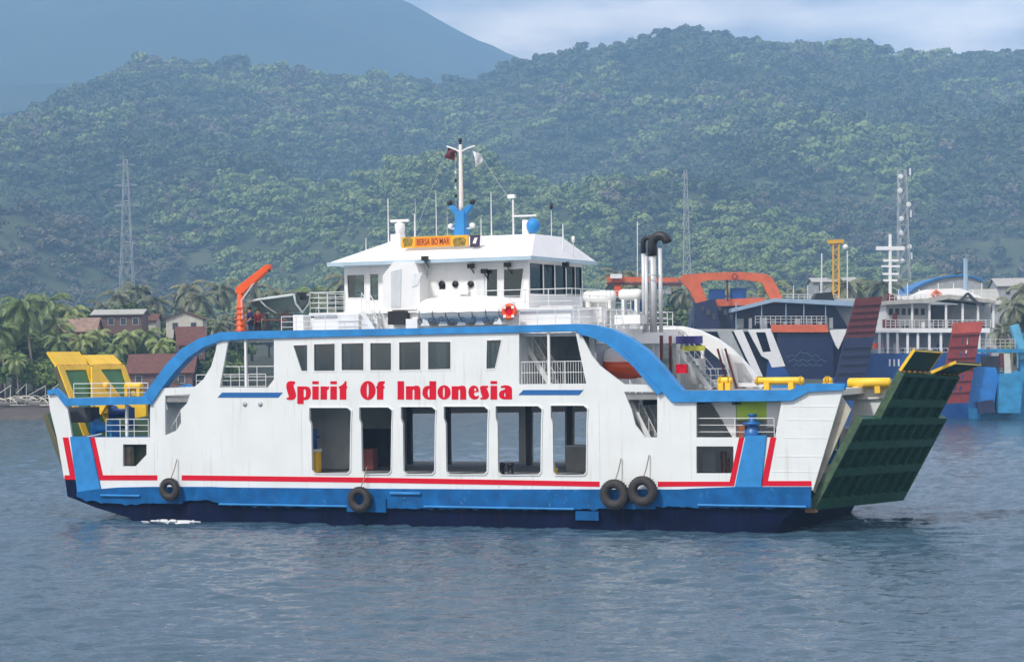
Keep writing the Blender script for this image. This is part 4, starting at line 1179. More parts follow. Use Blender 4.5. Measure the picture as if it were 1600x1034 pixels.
# ---- ramps
def ramp(end):
    """end = +1 right, -1 left: stiffened plate hinged across the end, stepped in towards its tip"""
    v0, v1 = .5, (12.9 if end > 0 else 12.4)
    sh = lambda v: Vector((.085 * (v - .5), v, -.030 * (v - .5))) if end > 0 else Vector((0, v, 0))     # the bow end is slightly skewed
    if end > 0:
        a, b, c = L(1266, 792, v0), L(1341, 650, v0), L(1419, 578, v0)
    else:
        a, b, c = L(118, 768, v0), L(73, 646, v0), L(84, 600, v0)
        b = Vector((a.x - (b.z - a.z) * .43, v0, b.z)); c = Vector((b.x - 1.1, v0, L(84, 573, v0).z))
    d1 = Vector((b.x - a.x, 0, b.z - a.z)); d2 = Vector((c.x - b.x, 0, c.z - b.z))
    if end > 0: d2 = d1.normalized() * (d2.z / d1.normalized().z)
    n = Vector((d1.z, 0, -d1.x)).normalized() * (1 if end > 0 else -1)       # outward
    nv2 = Vector((d2.z, 0, -d2.x)).normalized() * (1 if end > 0 else -1)
    s0, s1 = (v0 + 2.4, v1 - 1.5) if end > 0 else (3.0, 9.3)
    A = Vector((a.x, 0, a.z)); Bp = A + d1; Cp = Bp + d2
    def slab(mb, P, Q, va, vb, nn, t0, t1, vc=None, vd=None):
        vc = va if vc is None else vc; vd = vb if vd is None else vd
        vs = []
        for t in (t0, t1):
            o = nn * t
            vs += [P + o + sh(va), P + o + sh(vb), Q + o + sh(vd), Q + o + sh(vc)]
        mb.add(vs, [(0, 1, 2, 3), (7, 6, 5, 4), (0, 4, 5, 1), (1, 5, 6, 2), (2, 6, 7, 3), (3, 7, 4, 0)])
    mb = MB(); slab(mb, A, Bp, v0, v1, n, -.06, .06); slab(mb, Bp + d2 * .001, Cp, s0, s1, nv2, -.06, .06)
    base = mb.build('ramp_plate', GREEN if end > 0 else GREENY, ferry)
    # stiffeners on the outside: broad cross bands, thin webs with scalloped gaps
    mb = MB()
    for f0, f1 in ((0, .10), (.36, .44), (.66, .74), (.93, 1.0)):
        slab(mb, A + d1 * f0, A + d1 * f1, v0, v1, n, .062, .26)
    for f0, f1 in ((.26, .42), (.93, 1.0)):
        slab(mb, Bp + d2 * f0, Bp + d2 * f1, s0, s1, nv2, .062, .26)
    nb = 9
    for k in range(nb + 1):
        v = v0 + (v1 - v0 - .12) * k / nb
        slab(mb, A + d1 * .1, A + d1 * .93, v, v + .12, n, .063, .24)
    for k in range(6):
        v = s0 + (s1 - s0 - .12) * k / 5
        slab(mb, Bp, Bp + d2 * .93, v, v + .12, nv2, .063, .24)
    mb.build('ramp_stiffener', GREENL if end > 0 else OLIVE, base)
    EDGE = paint('ramp_edge_green', (.05, .10, .05), .6, var=.5, scale=2.5, patch=.6, patch_col=(.24, .20, .07)) if end > 0 else OLIVE
    mb = MB()    # worn edge bars
    slab(mb, A, Bp, v0 - .07, v0 - .002, n, -.08, .26); mb.build('ramp_edge', EDGE, base); mb = MB(); slab(mb, A, Bp, v1 + .002, v1 + .07, n, -.08, .26); mb.build('ramp_edge', EDGE, base); mb = MB()
    slab(mb, Bp, Cp, s0 - .07, s0 - .002, nv2, -.08, .26); mb.build('ramp_edge', EDGE, base); mb = MB(); slab(mb, Bp, Cp, s1 + .002, s1 + .07, nv2, -.08, .26)
    mb.build('ramp_edge', EDGE, base)
    mid = (s0 + s1) / 2
    for k, (va, vb) in enumerate(((s0, mid - .30), (mid + .30, s1))):
        if end > 0:
            d3 = Vector((.72, 0, 1.0)) if k == 0 else Vector((1.25, 0, .50))
        else:
            d3 = Vector((-.62, 0, .80)) if k == 0 else Vector((-.72, 0, .60))
        nn = Vector((d3.z, 0, -d3.x)).normalized() * (1 if end > 0 else -1)
        mb = MB(); slab(mb, Cp + d3 * .03, Cp + d3, va, vb, nn, -.05, .05)
        fl = mb.build('ramp_flap', GREEN if end > 0 else YELLOW, ferry)
        mb = MB(); slab(mb, Cp + d3 * .03, Cp + d3, va - .06, va - .003, nn, -.07, .07); slab(mb, Cp + d3 * .03, Cp + d3, vb + .003, vb + .06, nn, -.07, .07)
        slab(mb, Cp + d3 * .95, Cp + d3 * 1.0, va, vb, nn, .052, .09)
        mb.build('flap_edge', YELLOW if end > 0 or True else OLIVE, fl)
        for j in range(5):
            v = va + (vb - va) * (j + .5) / 5
            hq = Cp + sh(v); MB().lathe([(.11, -.25), (.11, .25)], hq, 'y', 8).build('flap_hinge', paint('hinge_rust', (.55, .26, .05), .6, var=.4), fl, True)
        if end < 0:   # yellow frame round the green inner panel
            mb = MB()
            slab(mb, Bp + d2 * -.6, Cp, va - .08, va + .42, nv2, -.14, -.062); slab(mb, Bp + d2 * -.6, Cp, vb - .42, vb + .08, nv2, -.14, -.062)
            slab(mb, Cp - d2 * .1, Cp, va + .43, vb - .43, nv2, -.14, -.062)
            mb.build('ramp_frame', YELLOW, base)
    if end < 0:   # yellow gusset between the flaps
        q0 = Cp - d2 * .05; q1 = Bp - d2 * .1
        mb = MB(); off = nv2 * -.2
        vs = [q0 + off + Vector((0, mid - .3, 0)), q0 + off + Vector((0, mid + .3, 0)), q1 + off + Vector((0, mid + 2.0, 0)), q1 + off + Vector((0, mid - 2.0, 0))]
        vs += [p_ - nv2 * .08 for p_ in vs]
        mb.add(vs, [(0, 1, 2, 3), (7, 6, 5, 4), (0, 4, 5, 1), (1, 5, 6, 2), (2, 6, 7, 3), (3, 7, 4, 0)]); mb.build('ramp_gusset', YELLOW, base)
    # hoisting arms from the bulwark to the ramp
    for v in (v0 + .2, v1 - .2):
        q_ = A + d1 * .62
        st = Vector((A.x - end * 1.6, v, A.z + 3.1))
        MB().tube([st, q_ + sh(v)], .05, 6).build('ramp_stay', GALV, base)
        MB().box(A.x - .25, A.x + .25, v - .2, v + .2, A.z - .25, A.z + .25).build('ramp_hinge', paint('hinge_brown', (.25, .13, .06), .6, var=.4), base)
ramp(1); ramp(-1)
# inner yellowish lining between bow plate and ramp on the near right side
MB().prism(LP([(1303, 640), (1312, 615), (1330, 640), (1273, 770), (1268, 762)], .4), .35, .45).build('ramp_cheek', paint('cheek_grey', (.42, .40, .33), .6, var=.3), ferry)
cyl('hose_reel', ORANGE, 1303, 1314, 664, 676, 1.3)
inst('ramp_lamp', LIME, 1296, 1306, 680, 700, 1.3, .3)

# ---- wheelhouse
VW0, VW1, VE0, VE1 = 2.3, 9.4, 1.5, 10.2
zr = LZ(405, 700, VE0)                                     # eave height
u0, u1 = LU(538, 440, VW0), LU(826, 435, VW0)
e0, e1 = LU(512, 411, VE0), LU(830, 403, VE0)
zb = LZ(486, 650, VW0)                                     # bridge deck level
MB().box(u0 - 1.3, u1 + 2.6, VW0 - .9, VW1 + .9, Z_D3 + .002, zb - .1).build('bridge_base', WHITE2, ferry)
MB().box(u0 - 1.5, u1 + 2.8, VW0 - 1.1, VW1 + 1.1, zb - .098, zb).build('bridge_deck', WHITE2, ferry)
ze = zr + .05
def wall_px(pts): return LP(pts, VW0)
nw = [(u0, zb), (u1, zb), (u1, ze), (u0, ze)]
wh = [[(541, 429), (571, 428), (571, 466), (543, 466)], [(578, 427), (592, 427), (592, 470), (578, 470)], [(760, 420), (778, 419), (778, 470), (760, 470)],
      [(786, 420), (820, 418), (814, 466), (786, 466)], [(686, 444), (696, 444), (696, 452), (686, 452)]]
MB().prism(nw, VW0, VW0 + .1, [wall_px(h) for h in wh]).build('wheelhouse_wall', WHITE2, ferry)
MB().prism(nw, VW1 - .1, VW1, [[(u0 + 1, zb + 1), (u1 - 1, zb + 1), (u1 - 1, zb + 2.1), (u0 + 1, zb + 2.1)]]).build('wheelhouse_wall', WHITE2, ferry)
# front wall, three bays across with raked windows, and aft wall
fw = []
vs_ = [VW0 + .18, VW0 + 1.75, VW0 + 1.95, VW0 + 3.25, VW0 + 3.45, VW0 + 4.75, VW0 + 4.95, VW0 + 6.0, VW0 + 6.15, VW0 + 6.95]
fh = [[(vs_[i], zb + .75), (vs_[i + 1], zb + .75), (vs_[i + 1], zb + 2.25), (vs_[i], zb + 2.25)] for i in range(0, 10, 2)]
MB().prism([(VW0 + .101, zb), (VW1 - .101, zb), (VW1 - .101, ze), (VW0 + .101, ze)], u1 - .1, u1, fh, ax='x').build('wheelhouse_wall', WHITE2, ferry)
MB().prism([(VW0 + .101, zb), (VW1 - .101, zb), (VW1 - .101, ze), (VW0 + .101, ze)], u0, u0 + .1, [[(VW0 + 1, zb + .8), (VW1 - 1, zb + .8), (VW1 - 1, zb + 2), (VW0 + 1, zb + 2)]], ax='x').build('wheelhouse_wall', WHITE2, ferry)
for h in fh:
    f = MB().strip([(p_[0], p_[1]) for p_ in h + h[:1]], [(p_[0] + (sum(x_[0] for x_ in h) / 4 - p_[0]) * .08, p_[1] + (sum(x_[1] for x_ in h) / 4 - p_[1]) * .06) for p_ in h + h[:1]], 0, .05)
    f.v = [(u1 - .03 + y, x, z) for x, y, z in f.v]
    f = f.build('bridge_window', BLACK, ferry)
    MB().prism(h, u1 - .05, u1 - .04, ax='x').build('pane', GLASS, f)
for h in wh[:4]:
    p = wall_px(h)
    f = MB().strip(p + p[:1], [(a + (sum(q_[0] for q_ in p) / 4 - a) * .1, b + (sum(q_[1] for q_ in p) / 4 - b) * .06) for a, b in p + p[:1]], VW0 - .03, VW0 + .08).build('bridge_window', WHITE2, ferry)
    MB().prism(p, VW0 + .04, VW0 + .05).build('pane', GLASS, f)
MB().box(u0 + .2, u1 - .2, VW0 + 4, VW0 + 4.1, zb, ze).build('partition', GREYIN, ferry)
for px, py in ((691, 444), (712, 444), (736, 444)):
    c = L(px, py, VW0)
    MB().lathe([(.17, -.06), (.17, 0.0), (.12, .02)], (c.x, VW0 - .02, c.z), 'y', 14).build('porthole', BLACK, ferry, True)
pbox('vent_box', WHITE2, 716, 731, 446, 460, VW0 - .2, VW0 - .003)
pbox('side_door', paint('door_pale', (.66, .69, .70), .5), 744, 757, 424, 470, VW0 - .05, VW0 - .003)
# hipped roof with a flat top
za = zr + 1.25
t0, t1, tv0, tv1 = e0 + 2.7, e1 - .9, VE0 + 2.6, VE1 - 2.6
rb = [(e0, VE0, zr), (e1, VE0, zr), (e1, VE1, zr), (e0, VE1, zr)]
rt = [(t0, tv0, za), (t1, tv0, za), (t1, tv1, za), (t0, tv1, za)]
mb = MB().add([(x, y, z - .13) for x, y, z in rb] + rb + rt, [(3, 2, 1, 0), (0, 1, 5, 4), (1, 2, 6, 5), (2, 3, 7, 6), (3, 0, 4, 7), (4, 5, 9, 8), (5, 6, 10, 9), (6, 7, 11, 10), (7, 4, 8, 11), (8, 9, 10, 11)])
mb.build('wheelhouse_roof', ROOFW, ferry)
MB().box(e0 - .03, e1 + .03, VE0 - .04, VE0 - .003, zr - .16, zr + .03).box(e1 + .003, e1 + .04, VE0 - .04, VE1 + .03, zr - .16, zr + .03).build('eave_trim', paint('eave_blue_grey', (.42, .56, .64), .5), ferry)
# slanted casing in front of the wheelhouse wall
cs = MB()
pa = LP([(598, 430), (615, 409), (648, 409), (656, 430), (656, 484), (598, 484)], 1.3)
cs.prism(pa, 1.3, VW0 - .003); cs.build('funnel_casing', WHITE2, ferry)
MB().prism(LP([(644, 428), (660, 426), (652, 446), (644, 448)], 1.28), 1.27, 1.298).build('casing_vent', GREYIN, ferry)
MB().prism(LP([(611, 424), (627, 420), (626, 480), (611, 480)], 1.28), 1.27, 1.298).build('casing_door', paint('casing_door_grey', (.58, .62, .64), .5), ferry)
MB().tube([L(672, 412, 2.1), L(660, 462, 2.1)], .04, 6).build('drain_pipe', GREYRAIL, ferry)
def lamp_small(px, py, v):
    c = L(px, py, v)
    MB().box(c.x - .16, c.x + .16, v - .12, v + .1, c.z - .1, c.z + .12).tube([(c.x, v, c.z - .1), (c.x + .1, v + .3, c.z - .45)], .03, 5).build('floodlight', BLACK, ferry)
lamp_small(664, 404, VE0 - .2); lamp_small(793, 414, VW0 - .25); lamp_small(884, 413, 6.0); lamp_small(736, 416, VW0 - .2); lamp_small(757, 424, VW0 - .2)
# rails around the bridge deck
zq = zb
ur0 = u0 - 1.45
rail(MB(), [(u0 + .6, VW0 - 1.05, zq), (ur0, VW0 - 1.05, zq), (ur0, VW1 + 1.0, zq)], 1.05, 4, .9).build('bridge_rail', RAILW, ferry)
rail(MB(), [(u1 - 3.5, VW0 - 1.05, zq), (u1 + 2.75, VW0 - 1.05, zq), (u1 + 2.75, VW1 + 1.0, zq)], .9, 3, 1.2).build('bridge_rail', RAILW, ferry)
stairs((LU(600, 515, 1.1), Z_D3), (LU(576, 486, 1.1), zb), .35, 1.15, steps=5)
# rails and lockers on the roof deck
zd = Z_D3
ua, ub2 = LU(440, 515, .7), LU(600, 512, .7)
rail(MB(), [(ua, .7, zd), (ub2 - .8, .7, zd)], 1.1, 4, .8).build('roof_rail', RAILW, ferry)
rail(MB(), [(ua, B - .7, zd), (LU(1050, 512, B), B - .7, zd)], 1.1, 4, 1.2).build('roof_rail', RAILW, ferry)
rail(MB(), [(LU(812, 512, .7), .7, zd), (LU(925, 510, .7), .7, zd), (LU(925, 510, .7), B - .8, zd)], 1.1, 3, .85).build('roof_rail', RAILW, ferry)
rail(MB(), [(LU(845, 512, 1.6), 1.6, zd + .02), (LU(905, 510, 1.6), 1.6, zd + .02)], 1.3, 5, .5).build('roof_rail', RAILW, ferry)
for px0, px1, py0, py1, v in ((458, 474, 492, 516, 1.4), (478, 500, 497, 516, 2.0), (505, 524, 490, 516, 2.2), (528, 560, 490, 516, 1.0), (565, 590, 497, 515, .9)):
    inst('deck_locker', WHITE2, px0, px1, py0, py1, v, .7)
inst('ventilator', BLACK, 606, 632, 486, 507, .8, .8)
inst('deck_locker', WHITE2, 634, 652, 498, 514, .8, .6)
for k, (px0, px1, py) in enumerate(((912, 962, 464), (964, 1000, 461), (908, 948, 476))):
    a, b = L(px0, py, 6.5), L(px1, py, 6.5); r = .30
    c_ = MB().lathe([(.1, a.x), (r * .8, a.x + .05), (r, a.x + .2), (r, b.x - .2), (r * .8, b.x - .05), (.1, b.x)], (0, 6.5 + k * .3, a.z), 'x', 14).build('raft_canister', WHITE2, ferry, True)
    MB().box(a.x + .2, a.x + .35, 6.3 + k * .3, 6.7 + k * .3, zd, a.z - .2).box(b.x - .35, b.x - .2, 6.3 + k * .3, 6.7 + k * .3, zd, a.z - .2).build('canister_cradle', RAILW, c_)
inst('deck_locker', WHITE2, 916, 940, 480, 504, 4.0, .8); inst('deck_locker', WHITE2, 960, 1000, 492, 506, 4.5, 1)
inst('deck_locker', STRIPEB, 988, 1008, 472, 486, 7.0, .5)

# exhaust stacks
for px, py_top, r, v, hooked in ((1020, 392, .19, 6.0, True), (1006, 388, .11, 6.6, True), (1032, 388, .10, 6.0, False), (1010, 400, .09, 5.6, False)):
    u = LU(px, 450, v); zt = L(px, py_top, v).z
    o = MB().lathe([(r, zd), (r, zt)], (u, v, 0), 'z', 16).build('exhaust_stack', STEEL, ferry, True)
    if hooked:
        R = r * 2.2
        pts = [(u, v, zt - .25)] + [(u + R - R * math.cos(t), v, zt + .25 + R * 1.2 * math.sin(t)) for t in [rad(a) for a in range(0, 181, 15)]]
        MB().tube(pts[:-1], r * 1.25, 12).build('exhaust_bend', BLACK, o, True)
MB().torus((LU(1019, 430, 6), 6.0, L(1019, 430, 6).z), .42, .03, 'z', 20, 6).build('stack_band', GALV, ferry)

# mast with fork, arms and small lights
VM = 5.8
um = LU(721, 350, VM); zm = za
ztop = L(722, 226, VM).z; zfork = L(721, 322, VM).z
hb = .42
mast = MB().add([(um - .30, VM - .35, zm), (um + .30, VM - .35, zm), (um + .30, VM + .35, zm), (um - .30, VM + .35, zm),
                 (um - .24, VM - .2, zfork - .25), (um + .24, VM - .2, zfork - .25), (um + .24, VM + .2, zfork - .25), (um - .24, VM + .2, zfork - .25)],
                [(3, 2, 1, 0), (0, 1, 5, 4), (1, 2, 6, 5), (2, 3, 7, 6), (3, 0, 4, 7), (4, 5, 6, 7)]).build('mast', BLUE, ferry)
for sg in (-1, 1):
    MB().prism([(um + sg * .02, zfork - .5), (um + sg * .24, zfork - .55), (um + sg * .68, zfork + .02), (um + sg * .52, zfork + .06), (um + sg * .2, zfork - .14)], VM - .15, VM + .15).build('mast_fork', BLUE, mast)
    MB().lathe([(.06, 0), (.14, .04), (.14, .22), (.05, .28)], (um + sg * .66, VM, zfork + .05), 'z', 10).build('mast_lamp', BLACK, mast, True)
    MB().lathe([(.05, 0), (.15, .04), (.15, .2), (.05, .26)], (um + sg * .62, VM, zm + .55), 'z', 10).build('mast_lamp', WHITE2, mast, True)
    MB().tube([(um, VM, zm + .5), (um + sg * .62, VM, zm + .55)], .04, 6).build('lamp_bracket', RAILW, mast)
MB().lathe([(.14, zfork - .3), (.12, zfork), (.085, ztop)], (um, VM, 0), 'z', 12).build('mast_pole', paint('mast_cream', (.72, .66, .60), .5), mast, True)
zc_ = L(722, 230, VM).z
MB().tube([(um - .78, VM, zc_ + .08), (um - .4, VM, zc_ - .06), (um, VM, zc_ - .26), (um + .4, VM, zc_ - .08), (um + .85, VM, zc_ + .02)], .05, 6).build('mast_arm', RAILW, mast)
MB().lathe([(.05, ztop), (.05, ztop + .12), (.10, ztop + .14), (.10, ztop + .3), (.03, ztop + .34)], (um, VM, 0), 'z', 10).build('mast_lamp', BLACK, mast, True)
for a, b in (((um - .75, VM, zc_ + .05), (u0 + 2.2, VM, za)), ((um + .8, VM, zc_), (u1 - 1.2, VM, za)), ((um - .3, VM, zc_ - .1), (um - .3, VM, zfork))):
    MB().tube([a, b], .012, 4).build('mast_stay', GREYRAIL, mast)
for k in range(4):
    z = L(714, 270 + k * 12, VM).z
    MB().lathe([(.02, z - .11), (.09, z), (.02, z + .11)], (um - .30, VM, 0), 'z', 8).build('signal_shape', paint('pale_green', (.5, .62, .5), .6) if k % 2 == 0 else BLACK, mast, True)
# aerials on the wheelhouse roof
def aerial(px, y0, y1, v=5.8, r=.035, top=None):
    u = LU(px, y1, v); z1 = L(px, y0, v).z; z0_ = min(L(px, y1, v).z, za)
    o = MB().tube([(u, v, z0_ - .5), (u, v, z1)], r, 6, r * .5).build('aerial', RAILW, ferry)
    if top: MB().lathe([(.04, z1 - .05), (.09, z1), (.09, z1 + .25), (.03, z1 + .3)], (u, v, 0), 'z', 8).build('aerial_head', top, o, True)
for a in ((607, 310, 372, 4.3, .05), (648, 334, 370, 5, .05), (682, 300, 370, 5.5, .03), (768, 300, 365, 6.5, .045), (752, 341, 382, 3.2, .04), (572, 372, 392, 3.4, .035), (699, 330, 368, 6, .015), (649, 310, 340, 5, .015)):
    aerial(*a)
aerial(862, 326, 380, 6.2, .035, BLACK); aerial(880, 350, 385, 6.6, .06); aerial(896, 378, 394, 7.4, .035, WHITE2)
# lamp post with a bent arm
v = 5.5; u = LU(802, 340, v)
lp = MB().tube([(u, v, za - .3), (u, v, L(802, 312, v).z)], .05, 8).tube([(u, v, L(802, 338, v).z), (LU(838, 337, v), v, L(838, 337, v).z)], .05, 8).build('lamp_post', RAILW, ferry)
MB().box(u - .26, u + .12, v - .12, v + .12, L(800, 310, v).z, L(800, 304, v).z).build('lamp_head', WHITE2, lp)
# white pedestal with the blue dome
v = 5.4; u = LU(822, 355, v)
dm = MB().lathe([(.26, za - .7), (.20, za - .2), (.20, L(822, 344, v).z)], (u, v, 0), 'z', 12).build('dome_pedestal', WHITE2, ferry, True)
cz_ = L(833, 353, v).z; cu = LU(833, 353, v)
MB().lathe([(.03, -.38)] + [(.36 * math.cos(rad(a)), .40 * math.sin(rad(a))) for a in range(-60, 61, 15)] + [(.03, .40)], (cu, v, cz_), 'z', 16).build('radar_dome', BLUE, dm, True)
# radar with scanner bar
v = 3.9; u = LU(625, 370, v)
rd = MB().lathe([(.30, L(625, 372, v).z), (.22, L(625, 362, v).z), (.26, L(625, 360, v).z), (.26, L(625, 350, v).z), (.08, L(625, 347, v).z)], (u, v, 0), 'z', 12).build('radar_pedestal', WHITE2, ferry, True)
MB().box(u - .52, u + .52, v - .08, v + .08, L(625, 347, v).z, L(625, 343, v).z).build('radar_scanner', WHITE2, rd)
MB().box(LU(613, 380, 3.3), LU(628, 380, 3.3), 3.1, 3.5, L(620, 388, 3.3).z - .1, L(620, 366, 3.3).z).build('signal_locker', WHITE2, ferry)
# banner on the roof
v = 2.55
bp = LP([(628, 371), (732, 367), (732, 384), (628, 388)], v)
bn = MB().prism(bp, v - .05, v + .05).build('name_banner', paint('banner_yellow', (.80, .42, .015), .5, var=.08), ferry)
MB().prism(LP([(649, 371.5), (705, 369.5), (705, 383.8), (649, 386)], v), v - .056, v - .052).build('banner_field', paint('banner_orange', (.80, .24, .012), .5, var=.1), bn)
for x0, x1 in ((630, 646), (708, 729)):
    MB().prism(LP([(x0, 374), (x0 + 5, 371.5), (x1 - 4, 371), (x1, 375), (x1 - 2, 384), (x0 + 2, 386)], v), v - .058, v - .051).build('banner_emblem', paint('emblem_olive', (.28, .19, .03), .6, var=.7, scale=6), bn)
MB().prism(LP([(735, 368), (750, 367), (749, 386), (735, 386.5)], v), v - .05, v + .05).build('banner_panel', paint('panel_dark', (.05, .03, .07), .5), ferry)
MB().prism(LP([(742, 372), (747, 371), (744, 381), (739, 380)], v), v - .056, v - .052).build('panel_mark', WHITE2, bn)
cu_ = bpy.data.curves.new('banner_text', 'FONT'); cu_.body = 'BERSA BO MAR'; cu_.offset = .014; cu_.extrude = .003
tmp = bpy.data.objects.new('tmp', cu_); COL.objects.link(tmp)
bpy.context.view_layer.update()
me = bpy.data.meshes.new_from_object(tmp.evaluated_get(bpy.context.evaluated_depsgraph_get()))
bpy.data.objects.remove(tmp)
me.name = 'banner_lettering'; me.materials.clear(); me.materials.append(paint('letter_dark_red', (.16, .012, .01), .5))
p0, p1 = L(652, 383.5, v), L(703, 371.5, v)
xsx = [q_.co.x for q_ in me.vertices]; ysy = [q_.co.y for q_ in me.vertices]
for q_ in me.vertices:
    fx = (q_.co.x - min(xsx)) / (max(xsx) - min(xsx)); fy = (q_.co.y - min(ysy)) / (max(ysy) - min(ysy))
    q_.co = Vector((p0.x + fx * (p1.x - p0.x), v - .058 - q_.co.z * .5, p0.z + fy * (p1.z - .0 - p0.z)))
o = bpy.data.objects.new('banner_lettering', me); COL.objects.link(o); o.parent = bn

# two small round vents low on the wall
for x in (383, 407):
    c = L(x, 631); MB().lathe([(.13, -.03), (.13, .0), (.09, .02)], (c.x, -.005, c.z), 'y', 12).build('wall_vent', GREYRAIL, ferry, True)

# ================================================================== THINGS ON AND AROUND THE FERRY
def place_px(name, label, cat, px, py, v, group=None):
    c = L(px, py, v)
    return on_ship(name, label, cat, c.x, v, c.z, group), c
for px, py, rr, lab in ((265, 764, .60, 'leftmost black tyre fender hanging on the blue hull band'), (562, 780, .66, 'black tyre fender hanging under the second vehicle deck opening'),
                        (960, 772, .74, 'left tyre of the touching pair hanging below the bow end'), (1004, 767, .74, 'right tyre of the touching pair hanging below the bow end')):
    t, c = place_px('tyre_fender', lab, 'tyre', px, py, -.52, 'tyre fenders hanging along the hull')
    MB().torus((0, 0, 0), rr * .68, rr * .30, 'y', 36, 14, .95).build('tyre', RUBBER, t, True)
    mb = MB()
    for k in range(30):
        a = 2 * math.pi * k / 30
        mb.beam((rr * .935 * math.cos(a), -.16, rr * .935 * math.sin(a)), (rr * .935 * math.cos(a + .05), .16, rr * .935 * math.sin(a + .05)), .05, .05)
    mb.build('tread', RUBBER, t)
    MB().tube([(0, .05, rr * .75), (.12, .25, rr + .35), (.2, .44, rr + .95)], .028, 6).build('rope', ROPE, t)

# covered lifeboat on its cradle
t, c = place_px('lifeboat', 'white covered lifeboat lying on the roof deck in front of the wheelhouse', 'lifeboat', 728, 508, 1.1)
ln = (LU(806, 490, 1.1) - LU(653, 490, 1.1)) / 2
mb = MB(); hull = MB(); nsec = 17
zt = L(728, 463, 1.1).z - c.z; zk = L(728, 505, 1.1).z - c.z; zmid = L(728, 488, 1.1).z - c.z
vs, fs = [], []; hv = []
for i in range(nsec):
    s_ = i / (nsec - 1) * 2 - 1
    w = .85 * (1 - abs(s_) ** 5) + .06; h = (zt - zmid) * (1 - .45 * abs(s_) ** 6)
    for j in range(9):
        a = math.pi * j / 8
        vs.append((s_ * ln, -w * math.cos(a), zmid + h * math.sin(a) ** .7 + .012 * math.sin(i * 2.1 + j)))
    k_ = (zmid - zk) * (1 - .55 * abs(s_) ** 4)
    for j in range(9):
        a = math.pi * j / 8
        hv.append((s_ * ln * .99, -w * .97 * math.cos(a), zmid - .005 - k_ * math.sin(a) ** .8))
fs = [(i * 9 + j, i * 9 + j + 1, i * 9 + j + 10, i * 9 + j + 9) for i in range(nsec - 1) for j in range(8)]
ends = [tuple(range(9)), tuple((nsec - 1) * 9 + j for j in range(9))]
mb.add(vs, fs + ends); mb.build('canopy', ROOFW, t, True)
hull.add(hv, fs + ends); hull.build('hull', paint('boat_grey', (.46, .50, .50), .5), t, True)
mb = MB()
for k in range(7):
    s_ = -.8 + k * .27
    mb.tube([(s_ * ln, -.86, zmid + .1), (s_ * ln, -.9, zmid - .15), (s_ * ln + .1, -.65, zk + .05)], .018, 5)
mb.build('lashing', BLACK, t)
for k in range(8):
    s_ = -.78 + k * .22
    MB().torus((s_ * ln, -.93, zk + .12 + .05 * (k % 3)), .11, .022, 'y', 16, 6).build('fender_ring', DARKIN, t, True)
for k in range(5):
    s_ = -.75 + k * .37
    MB().prism([(s_ * ln - .25, 0), (s_ * ln + .25, 0), (s_ * ln + .1, zk + .25), (s_ * ln - .1, zk + .25)], -.5, .5).build('cradle', RAILW, t)

t, c = place_px('lifebuoy', 'orange red lifebuoy ring on the roof rail beside the covered lifeboat', 'lifebuoy', 796, 487, .55)
MB().torus((0, 0, 0), .30, .11, 'y', 24, 10).build('ring', ORANGE, t, True)
for k in range(4):
    a = rad(45 + 90 * k)
    MB().box(.31 * math.cos(a) - .07, .31 * math.cos(a) + .07, -.118, .118, .31 * math.sin(a) - .07, .31 * math.sin(a) + .07).build('band', WHITE2, t)
MB().lathe([(.01, -.03), (.2, -.03), (.2, .03), (.01, .03)], (0, 0.02, 0), 'y', 16).build('back_board', RED, t)

# orange lifeboat with white canopy under the right arch
t, c = place_px('lifeboat', 'open orange lifeboat with a white canopy under the right blue arch', 'lifeboat', 978, 600, 1.9)
zz0 = lambda py: L(978, py, 1.9).z - c.z
uu0 = lambda px: LU(px, 575, 1.9) - c.x
hv = []; n = 13; ln = (uu0(1018) - uu0(940)) / 2; cx_ = (uu0(1018) + uu0(940)) / 2
for i in range(n):
    s_ = i / (n - 1) * 2 - 1; w = .8 * (1 - abs(s_) ** 3) + .05; top = zz0(566) + .12 * s_ * s_; kb = zz0(592) + .35 * abs(s_) ** 3
    hv += [(cx_ + s_ * ln, -w, top), (cx_ + s_ * ln, -w * .85, (top + kb) / 2), (cx_ + s_ * ln, 0, kb), (cx_ + s_ * ln, w * .85, (top + kb) / 2), (cx_ + s_ * ln, w, top)]
MB().add(hv, [(i * 5 + j, i * 5 + j + 1, i * 5 + j + 6, i * 5 + j + 5) for i in range(n - 1) for j in range(4)] + [(i * 5, i * 5 + 5, i * 5 + 9, i * 5 + 4) for i in range(n - 1)]).build('hull', ORANGE, t, True)
pc = [(uu0(948), zz0(566)), (uu0(948), zz0(552)), (uu0(954), zz0(545)), (uu0(990), zz0(543)), (uu0(997), zz0(549)), (uu0(1000), zz0(566))]
MB().prism(pc, -.55, .55).build('canopy', ROOFW, t, bevel=.12)
MB().prism([(uu0(952), 0), (uu0(958), 0), (uu0(958), zz0(590)), (uu0(952), zz0(590))], -.4, .4).prism([(uu0(1000), 0), (uu0(1006), 0), (uu0(1006), zz0(590)), (uu0(1000), zz0(590))], -.4, .4).build('cradle', RAILW, t)

